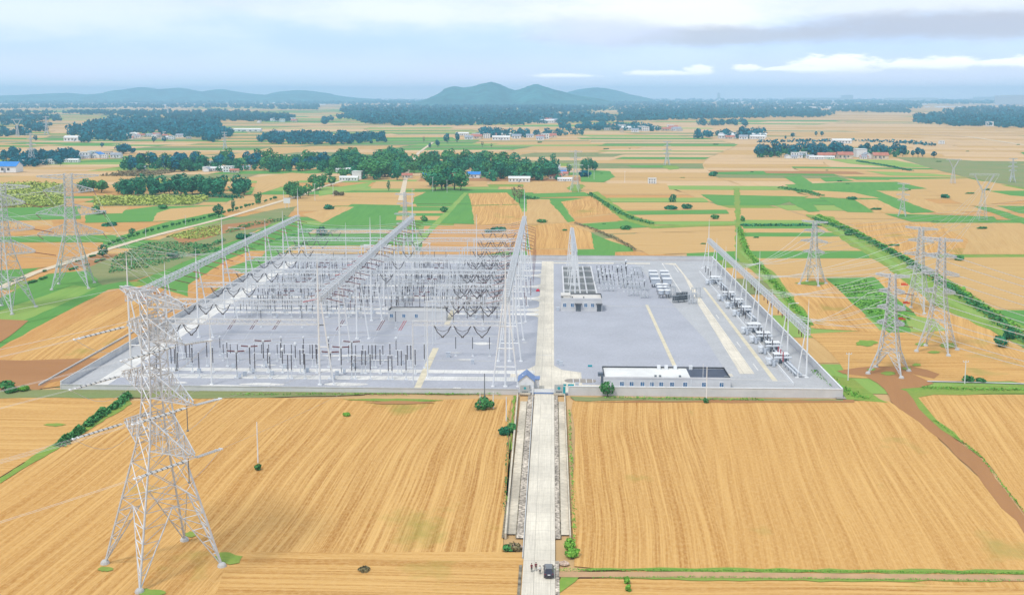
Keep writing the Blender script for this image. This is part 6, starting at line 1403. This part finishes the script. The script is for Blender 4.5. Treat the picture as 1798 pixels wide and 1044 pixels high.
# ============================================================= FAR WOODS (masses)
CL = [crown_arrays(110, 1., .8, .20, 40+i, 6, .62) for i in range(5)]
def wood(polys, R0, mat, label, dens=1., seed=1, zs=1.25, CL=CL):
    rs = np.random.default_rng(seed); out = []
    for P in polys:
        xs = [p[0] for p in P]; ys = [p[1] for p in P]; ar = abs(sum(P[i-1][0]*P[i][1]-P[i][0]*P[i-1][1] for i in range(len(P)))/2); ym = sum(ys)/len(ys)
        pxr = R0/(92/(ym-168)); n = int(dens*1.9*ar/(pxr*pxr*.5)); k = 0; tr = 0
        while k < n and tr < n*6:
            tr += 1; px, py = rs.uniform(min(xs), max(xs)), rs.uniform(min(ys), max(ys)); ins = False
            for i in range(len(P)):
                (x1, y1), (x2, y2) = P[i-1], P[i]
                if (y1 > py) != (y2 > py) and px < (x2-x1)*(py-y1)/(y2-y1+1e-9)+x1: ins = not ins
            if not ins: continue
            k += 1; x, y = G(px, py); s = R0*rs.uniform(.65, 1.2); V = CL[rs.integers(5)]*s; a = rs.uniform(0, 6.28); ca, sa = math.cos(a), math.sin(a)
            V = np.stack([V[:, 0]*ca-V[:, 1]*sa+x, V[:, 0]*sa+V[:, 1]*ca+y, V[:, 2]*zs], 1); out.append(V)
    o = bpy.data.objects.new('woodland', np_mesh('woodland', np.concatenate(out), mat)); link(o); tag(o, label, kind='stuff')
wood([[(118, 240), (150, 224), (200, 217), (300, 214), (385, 214), (388, 243), (372, 250), (330, 243), (260, 236), (200, 240)], [(140, 251), (225, 248), (222, 242), (145, 244)], [(380, 244), (415, 240), (400, 232), (385, 232)]], 11, 'leaf_haze_blue', 'long dark blue wood at upper left', 1, 2)
wood([[(0, 241), (55, 240), (60, 236), (0, 232)], [(50, 232), (90, 230), (88, 222), (45, 224)], [(0, 215), (106, 213), (100, 206), (0, 206)], [(0, 198), (390, 196), (520, 206), (510, 214), (385, 213), (300, 208), (108, 200), (0, 203)]], 12, 'leaf_haze_blue', 'blue woods near the left edge', 1, 3)
wood([[(20, 292), (22, 278), (60, 272), (100, 276), (104, 288), (60, 294)], [(98, 286), (104, 270), (132, 266), (140, 284)], [(205, 269), (236, 269), (234, 262), (206, 262)], [(0, 282), (30, 276), (36, 268), (0, 272)]], 7, 'leaf_haze_blue', 'trees massed behind the white houses at left', 1.1, 4)
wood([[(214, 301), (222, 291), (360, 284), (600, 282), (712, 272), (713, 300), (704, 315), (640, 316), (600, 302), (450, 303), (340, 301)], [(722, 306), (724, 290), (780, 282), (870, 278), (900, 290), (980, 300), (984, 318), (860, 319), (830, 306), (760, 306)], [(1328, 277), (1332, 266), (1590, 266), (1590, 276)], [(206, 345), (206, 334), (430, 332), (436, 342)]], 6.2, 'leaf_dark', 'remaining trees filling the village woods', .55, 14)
wood([[(455, 252), (462, 240), (560, 238), (672, 240), (674, 251), (560, 255)], [(460, 244), (500, 240), (480, 236)]], 9, 'leaf_haze_blue', 'dark blue wood in the left middle distance', 1.1, 5)
wood([[(567, 219), (567, 210), (632, 210), (640, 217), (700, 221), (900, 221), (960, 217), (1080, 214), (1080, 206), (900, 203), (740, 200), (640, 202), (600, 205)], [(838, 242), (846, 234), (900, 236), (940, 238), (985, 234), (1000, 240), (940, 242)], [(985, 228), (1165, 231), (1150, 225), (985, 222)], [(1000, 236), (1012, 238), (1026, 238), (1024, 232)]], 11, 'leaf_haze_blue', 'broad blue wood across the middle distance', .95, 6)
wood([[(1085, 214), (1190, 209), (1300, 207), (1460, 205), (1470, 196), (1250, 192), (1085, 196)], [(1460, 196), (1600, 199), (1590, 191), (1460, 190)], [(1222, 244), (1345, 244), (1345, 236), (1222, 234)], [(1226, 221), (1310, 221), (1305, 215), (1228, 216)], [(1405, 207), (1436, 206), (1430, 202), (1405, 203)]], 11, 'leaf_haze_blue', 'blue woods in the right middle distance', .9, 7)
wood([[(1592, 214), (1640, 221), (1700, 222), (1798, 226), (1900, 224), (1900, 202), (1798, 198), (1700, 200), (1610, 204)]], 12, 'leaf_haze_blue', 'dark blue wood at the right edge', 1, 8)
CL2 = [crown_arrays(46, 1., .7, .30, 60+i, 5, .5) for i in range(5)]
wood([[(-60, 183), (400, 183), (760, 184), (1100, 184), (1500, 183), (1860, 183), (1860, 175.5), (1400, 174.5), (700, 175), (-60, 176)]], 30, 'leaf_haze_blue', 'hazy band of woods below the horizon', .9, 9, .9, CL2)
wood([[(-60, 192), (150, 191), (400, 190), (560, 194), (560, 184), (-60, 184)], [(600, 200), (900, 200), (1100, 194), (1100, 184), (600, 185)], [(1100, 195), (1300, 193), (1500, 191), (1620, 192), (1620, 183), (1100, 184)], [(1640, 200), (1860, 203), (1860, 186), (1700, 190)], [(760, 190), (1000, 190), (1000, 184), (760, 184)]], 17, 'leaf_haze_blue', 'broken blue woods on the far plain', .85, 10, 1.1, CL2)
wood([[(120, 232), (385, 232), (385, 212), (200, 208)], [(640, 218), (1070, 213), (1060, 200), (740, 196), (600, 200)], [(1100, 213), (1440, 205), (1440, 194), (1100, 194)], [(1610, 218), (1860, 224), (1860, 204), (1640, 203)], [(0, 222), (60, 220), (60, 212), (0, 212)]], 13, 'leaf_haze_blue', 'deep blue woods of the middle distance', .9, 12, 1.3, CL2)
# ============================================================= HOUSES
def gable(w, d, h, rh, wall, roof, name='village_house'):
    e = empty(name, (0, 0, 0), 'x', 'house'); m = MB()
    m.add([(-w/2, -d/2, 0), (w/2, -d/2, 0), (w/2, d/2, 0), (-w/2, d/2, 0), (-w/2, -d/2, h), (w/2, -d/2, h), (w/2, d/2, h), (-w/2, d/2, h), (-w/2, 0, h+rh), (w/2, 0, h+rh)], [(0, 1, 5, 4), (2, 3, 7, 6), (1, 2, 6, 9, 5), (3, 0, 4, 8, 7)]); m.build('wall', wall, e)
    m = MB(); o = .4
    for s in (-1, 1): a = [(-w/2-o, s*(d/2+o), h-.25), (w/2+o, s*(d/2+o), h-.25), (w/2+o, 0, h+rh), (-w/2-o, 0, h+rh)]; b = [(x, y, z+.18) for x, y, z in a]; m.add(a+b, [(0, 1, 2, 3), (7, 6, 5, 4), (0, 4, 5, 1), (1, 5, 6, 2), (2, 6, 7, 3), (3, 7, 4, 0)])
    m.build('roof', roof, e)
    for x in np.arange(-w/2+1.6, w/2-1, 3.2): m = MB(); m.box((x, -d/2-.02, h*.52), (1.3, .12, 1.4)); m.build('window', 'glass_dark', e)
    m = MB(); m.box((0, -d/2-.03, 1.1), (1.1, .14, 2.2)); m.build('door', 'roof_grey', e)
    return e
def flat(w, d, h, wall, roof):
    e = empty('village_house', (0, 0, 0), 'x', 'house'); m = MB(); m.box((0, 0, h/2), (w, d, h)); m.build('wall', wall, e); m = MB(); m.box((0, 0, h+.15), (w+.5, d+.5, .3)); m.build('roof', roof, e)
    for f in range(int(h//3)):
        for x in np.arange(-w/2+1.6, w/2-1, 3.): m = MB(); m.box((x, -d/2-.02, 1.7+3*f), (1.4, .12, 1.4)); m.build('window', 'glass_dark', e)
    return e
HP = dict(white=gable(11, 7, 3.4, 2., 'white_paint', 'roof_grey'), blue=gable(12, 8, 3.4, 2., 'white_paint', 'roof_bright_blue'), red=gable(12, 7, 3.2, 2., 'concrete_warm', 'roof_red'), two=flat(10, 8, 6.4, 'white_paint', 'roof_white'), shed=gable(20, 8, 3.5, 1.6, 'white_paint', 'roof_white'), cream=flat(9, 7, 3.6, 'roof_cream', 'roof_grey'))
usedh = {}
def house(px, py, kind, label, group=None, sc=1., rz=None):
    x, y = G(px, py); rz = R(random.choice((0, 0, 8, -6, 90))) if rz is None else R(rz); P = HP[kind]
    if kind not in usedh:
        usedh[kind] = (P); P['first'] = 1; del P['first']; hl.append((P, x, y, rz, sc, label, group)); return
    c = copy_tree(P, (x, y, 0), label, rz, sc, None); c['label'] = label
    if group: c['group'] = group
    elif 'group' in c: del c['group']
hl = []
for (px, py, k, lab, s) in ((15, 302, 'blue', 'wide low building with a bright blue roof at the left edge', 2.3), (41, 290, 'two', 'white two storey house right of the bright blue roof', 1), (75, 289, 'cream', 'cream house left of the far left village lane', 1.5), (92, 288, 'two', 'white house beside the cream one at left', 1), (110, 267, 'two', 'tall pale house among the dark trees at left', 1), (127, 285, 'shed', 'long low white shed at the left village', 1),
        (150, 278, 'two', 'tall white house at the near end of the white village', 1.4), (172, 277, 'blue', 'house with dark blue front in the white village', 1.6), (190, 272, 'cream', 'cream house at the back of the white village', 1.3), (205, 277, 'white', 'last white house on the right of the white village', 1.4),
        (628, 314, 'two', 'white two storey house with a blue roof edge beside the lane', 1.3), (605, 302, 'shed', 'long white shed behind the roadside trees', 1.), (613, 317, 'shed', 'low pale buildings on the white forecourt by the dirt road', 1.), (715, 312, 'red', 'brick fronted house at the foot of the lane', 1.), (709, 301, 'cream', 'pale house deeper along the lane', 1.), (752, 312, 'blue', 'left of two blue roofs before the wood', 1.), (832, 312, 'blue', 'right of two blue roofs before the wood', 1.25),
        (912, 319, 'shed', 'plain long white shed in front of the wood', 1.15), (977, 300, 'two', 'upper white house of the right village end', 1.2), (984, 308, 'blue', 'blue roofed house of the right village end', 1.1), (975, 314, 'red', 'red roofed house of the right village end', 1.2), (992, 318, 'shed', 'low white building at the bottom of the right village end', .8), (968, 306, 'white', 'small white house at the left of the right village end', 1.),
        (380, 300, 'shed', 'pale long roof under the left village wood', 1.), (402, 302, 'two', 'white house under the left village wood', 1.1), (372, 292, 'white', 'grey roofed house among the left village trees', 1.3), (412, 303, 'red', 'red brown house under the left village wood', .9), (432, 298, 'white', 'half hidden white house in the village wood', 1.), (248, 299, 'white', 'small white house at the left foot of the village wood', 1.),
        (1396, 277, 'two', 'white house in front of the far grove', 1.2), (1409, 276, 'two', 'tall white house in front of the far grove', 1.2), (1383, 278, 'white', 'small white house left in front of the far grove', 1.1), (1422, 278, 'white', 'low white house before the far grove', 1.), (1447, 278, 'red', 'leftmost red roofed house by the far grove', 1.6), (1462, 277, 'red', 'second red roofed house by the far grove', 1.5), (1483, 278, 'red', 'third red roofed house by the far grove', 1.8),
        (1510, 276, 'two', 'bright white house where the far grove is split', 1.9), (1522, 278, 'white', 'grey roofed house right of the bright white one', 1.6), (1545, 279, 'red', 'long pinkish roof right of the bright white house', 1.8), (1477, 252, 'shed', 'white long roof behind the far grove', 1.8), (1145, 322, 'two', 'small white cube shaped hut alone in the stubble', .85), (179, 375, 'cream', 'small grey shed among the left strips', .6), (443, 413, 'cream', 'small shed by the bushes under the leftmost gantry', .4),
        (428, 231, 'shed', 'very long white shed in the far left fields', (4.5, 2.5, 1.6)), (134, 248, 'shed', 'white sheds at the end of the pale far strip', 2.2), (492, 238, 'white', 'white house in front of the left middle wood', 2.), (880, 246, 'shed', 'white shed in the far crossroads village', 1.8), (1653, 293-40, 'two', 'small white block alone in the far right field', 1.)):
    house(px, py, k, lab, None, s, 0 if k == 'shed' else None)
for (x0, x1, y0, y1, n, nm, sc) in ((222, 338, 236, 246, 26, 'far row of white and pink village houses below the long wood', 1.4), (455, 520, 211, 216, 10, 'far row of low white houses before the blue wood', 1.8), (1262, 1335, 240, 245, 13, 'far village before the small right wood', 1.6), (730, 1000, 208, 216, 26, 'far village scattered inside the broad blue wood', 2.2), (800, 1000, 238, 246, 18, 'village around the far crossroads', 1.7),
        (1060, 1200, 226, 232, 18, 'village beyond the broad blue wood', 1.8), (140, 208, 272, 279, 9, 'white village at left', 1.), (1380, 1535, 275, 280, 9, 'village before the far grove', 1.), (360, 420, 292, 302, 8, 'village under the left wood', .8), (962, 1000, 300, 318, 6, 'right end of the near village', .8), (1680, 1760, 214, 222, 8, 'village inside the right blue wood', 2.)):
    for i in range(n):
        house(random.uniform(x0, x1), random.uniform(y0, y1), random.choice(['white', 'two', 'white', 'cream', 'red', 'shed']), 'small house in the '+nm, nm, sc*random.uniform(.8, 1.2))
for P, x, y, rz, sc, label, group in hl:
    P.location = (x, y, 0); P.rotation_euler = (0, 0, rz); P.scale = (sc, sc, sc) if not isinstance(sc, tuple) else sc; P['label'] = label
# distant white buildings near the horizon and the hazy town
dm = bpy.data.meshes.new('distant_building'); m = MB(); m.box((0, 0, 4), (46, 14, 8)); m.box((12, -8, 3), (16, 5, 6)); dm.from_pydata(m.v, [], m.f); dm.materials.append(MATS['white_paint']); dm.update()
for (x0, x1, y0, y1, n, nm) in ((0, 600, 178, 187, 24, 'at upper left'), (600, 1100, 180, 190, 20, 'below the hills'), (1100, 1500, 178, 196, 26, 'in the right distance'), (1400, 1798, 175, 194, 34, 'near the hazy town')):
    for i in range(n):
        px, py = random.uniform(x0, x1), random.uniform(y0, y1); x, y = G(px, py); o = bpy.data.objects.new('distant_building', dm); link(o); o.location = (x, y, 0); s = random.uniform(.6, 1.5)*(y/5000)**.5; o.scale = (s*random.choice((1, 1, 2.4)), s, s*.9)
        tag(o, 'tiny white building on the plain '+nm, 'building', 'distant white buildings '+nm)
for (px, py, w, h) in ((1487, 176, 60, 9), (1763, 184, 90, 16), (1778, 184, 120, 17), (1794, 183, 60, 14), (1262, 173, 15, 10), (1735, 178, 150, 8), (1600, 178, 260, 6), (1430, 177, 300, 5)):
    x, y = G(px, py); k = 92/(py-168); m = MB(); hh = h*k; ww = w*.35*k; m.box((0, 0, hh/2), (ww, 40, hh)); m.box((0, -21, hh/2-2), (ww*.7, 3, hh*.8)); m.box((ww*.2, 0, hh+1.5), (ww*.2, 20, 3))
    m.build('tower_block', 'equipment_grey', None, {1487: 'square block of the hazy town left of centre', 1763: 'left block of the tall hazy cluster at the right edge', 1778: 'middle block of the tall hazy cluster at the right edge', 1794: 'right block of the tall hazy cluster at the right edge', 1262: 'thin hazy mast like tower on the horizon', 1735: 'low hazy block left of the tall cluster', 1600: 'long low hazy hall on the right horizon', 1430: 'long low hazy hall nearer the hills'}[px], 'building', loc=(x, y, 0))
# rubble heaps by the access road
for i, (px, py, r, mat, lab) in enumerate(((904, 960, 1.5, 'rubble', 'heap of reddish rubble left of the access road'), (990, 989, 1.1, 'rubble', 'pale heap of rubble right of the access road at the farm track'), (912, 690, 0, '', ''))):
    if not r: continue
    x, y = G(px, py); m = MB(); rs = random.Random(i)
    nu, nv = 14, 6; vs = [(0, 0, .8*r*.5)]; 
    m.ellipsoid((0, 0, 0), (r, r*.8, .45*r), nu, nv); m.v = [(a*rs.uniform(.82, 1.15), b*rs.uniform(.82, 1.15), c*rs.uniform(.6, 1.3)) for a, b, c in m.v]
    m.build('rubble_heap', mat, None, lab, 'rubble', loc=(x, y, .05))
